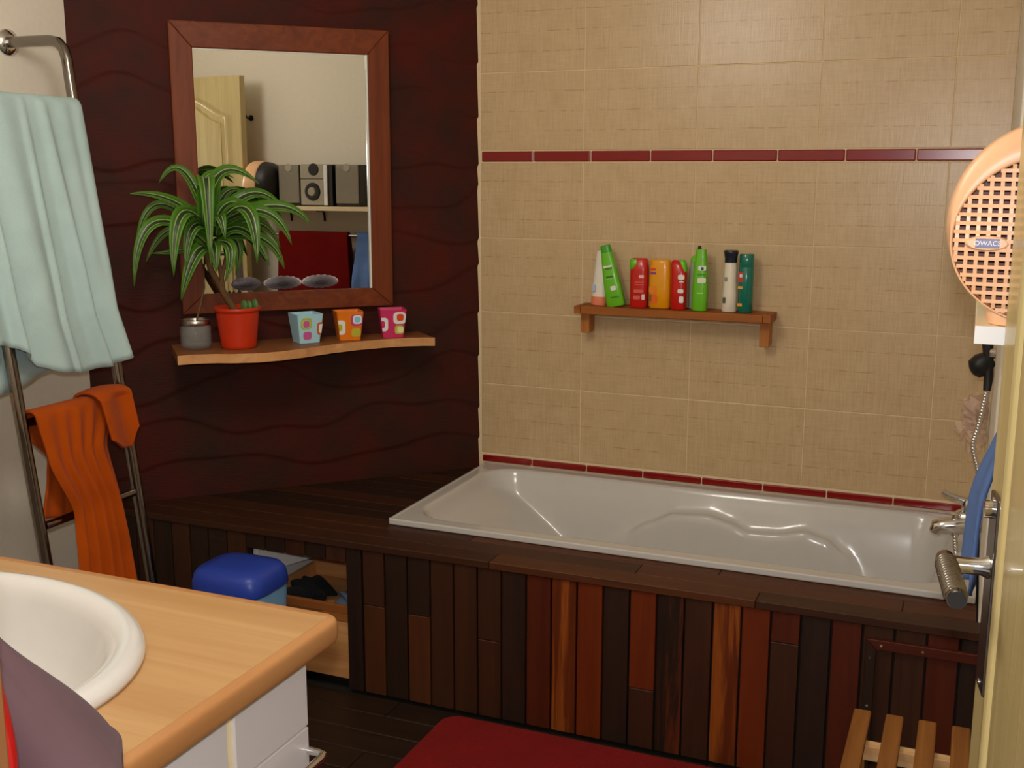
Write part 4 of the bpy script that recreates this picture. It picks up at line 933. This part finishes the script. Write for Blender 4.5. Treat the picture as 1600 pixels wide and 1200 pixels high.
# towel rail with two towels, hook and dark garment on the right wall
tr = thing('towel_bar', 'dark towel bar on the right wall below the long shelf', 'towel rail', (1.70, -1.5, 1.12))
RX, RZ_ = 1.665, 1.135
MB().tube([(RX, -2.00, RZ_), (RX, -.98, RZ_)], .008, 12).build('bar', STEEL, tr)
for yy in (-1.985, -.995): MB().tube([(1.7985, yy, RZ_), (1.72, yy, RZ_), (RX + .004, yy, RZ_)], .008, 10).build('bracket', STEEL, tr)
def hang(name, mat, label, yt0, yt1, yb0, yb1, zb, bulge, folds):
    def fn(a, b):
        s = a
        if b < .4: t = 1 - b / .4; z = RZ_ + (zb + .12 - RZ_) * t; x = RX + .017 + .006 * t + .004 * math.sin(s * 14)
        elif b < .5: an = PI * (b - .4) / .1; t = 0; z = RZ_ + .016 * math.sin(an); x = RX + .017 * math.cos(an)
        else:
            t = (b - .5) / .5; z = RZ_ + (zb - RZ_ + .01 * math.sin(s * 9)) * t; x = RX - .017 - bulge * smooth(0, .65, t) * (.75 + .25 * math.sin(PI * s)) - .008 * t * (1 + math.sin(s * folds + 2 * t))
        return Vector((x, (yt0 + (yt1 - yt0) * s) * (1 - t) + (yb0 + (yb1 - yb0) * s) * t, z))
    m = MB(); m.grid(fn, 60, 60); return tag(m.build(name, mat, solid=.007), label, 'towel')
hang('bath_towel', fabric('dark_red_terry', S(104, 12, 9, .72), .1), 'dark red towel on the right wall bar, seen in the mirror', -1.935, -1.515, -1.95, -1.478, .55, .012, 16)
hang('bath_towel', fabric('denim_blue_terry', S(76, 100, 146, .56), .12), 'denim blue towel on the right wall bar beside the door handle', -1.455, -1.27, -1.458, -1.22, .742, .066, 13)
hk = thing('coat_hook', 'small black hook high on the right wall beside the door', 'hook', (1.79, -2.19, 1.73))
MB().tube([(1.7985, -2.19, 1.75), (1.77, -2.19, 1.748), (1.755, -2.19, 1.752), (1.75, -2.19, 1.765)], .005, 10).build('hook_arm', BLACKP, hk)
MB().tube([(1.7992, -2.19, 1.75), (1.796, -2.19, 1.75)], .016, 16).build('hook_plate', BLACKP, hk)

# ------------------------------------------------------------------ garments by the doorway
MAUVE = fabric('mauve_cotton', S(124, 96, 102, 1.8), .05, 1400, bump=.15)
mv = thing('dressing_gown', 'mauve cloth garment hanging in the lower left corner beside the counter', 'garment', (.748, -2.80, .84))
def mv_fn(a, b):
    an = 2 * PI * a; c, s_ = math.cos(an), math.sin(an)
    # b 0..0.45 climbs the shoulders, the rest falls straight down
    if b < .45: k = b / .45; rx = .012 + .146 * k; ry = .012 + .052 * smooth(0, 1, k); z = 1.080 - .110 * k ** 1.05
    else:
        k = (b - .45) / .55; rx = .160 - .012 * math.exp(-(k / .1) ** 2) * 0 + .004 * k; ry = .064 + .014 * k; z = .970 - .130 * k + (.012 * (1 - smooth(0, .25, k)) * (1 - abs(c)))
    w_ = .006 * math.sin(7 * an + 3 * b) * b + .006 * math.sin(3 * an - 5 * b)
    return Vector((.772 + (rx + w_) * math.copysign(abs(c) ** .8, c), -2.800 + (ry + w_) * math.copysign(abs(s_) ** .8, s_) * (1 if s_ > 0 else .55), z))
m = MB(); m.grid(mv_fn, 90, 60); m.build('cloth', MAUVE, mv)
MB().tube([(.772, -2.8985, 1.12), (.772, -2.82, 1.12), (.772, -2.80, 1.115), (.772, -2.80, 1.075)], .004, 8).build('hook', CHROME, mv)
REDC = plain('red_plastic_bag', S(214, 30, 26, 1.6), .35, var=.05, scale=15, bump=.3)
rb = thing('red_bag', 'bright red bag hanging beside the door jamb at the left edge', 'bag', (.875, -2.86, .5))
def rb_fn(a, b):
    an = 2 * PI * a; w_ = .036 * (.35 + .65 * smooth(0, .18, b)) * (1 if b < .97 else .9)
    return Vector((.866 + w_ * math.cos(an) * (1 + .05 * math.sin(7 * b + 3 * an)), -2.874 + .020 * math.sin(an), 1.13 - .62 * b))
m = MB(); m.grid(rb_fn, 40, 40); m.build('bag_body', REDC, rb)
MB().tube([(.866, -2.8985, 1.16), (.866, -2.875, 1.16), (.866, -2.872, 1.128)], .003, 8).build('bag_loop', REDC, rb)
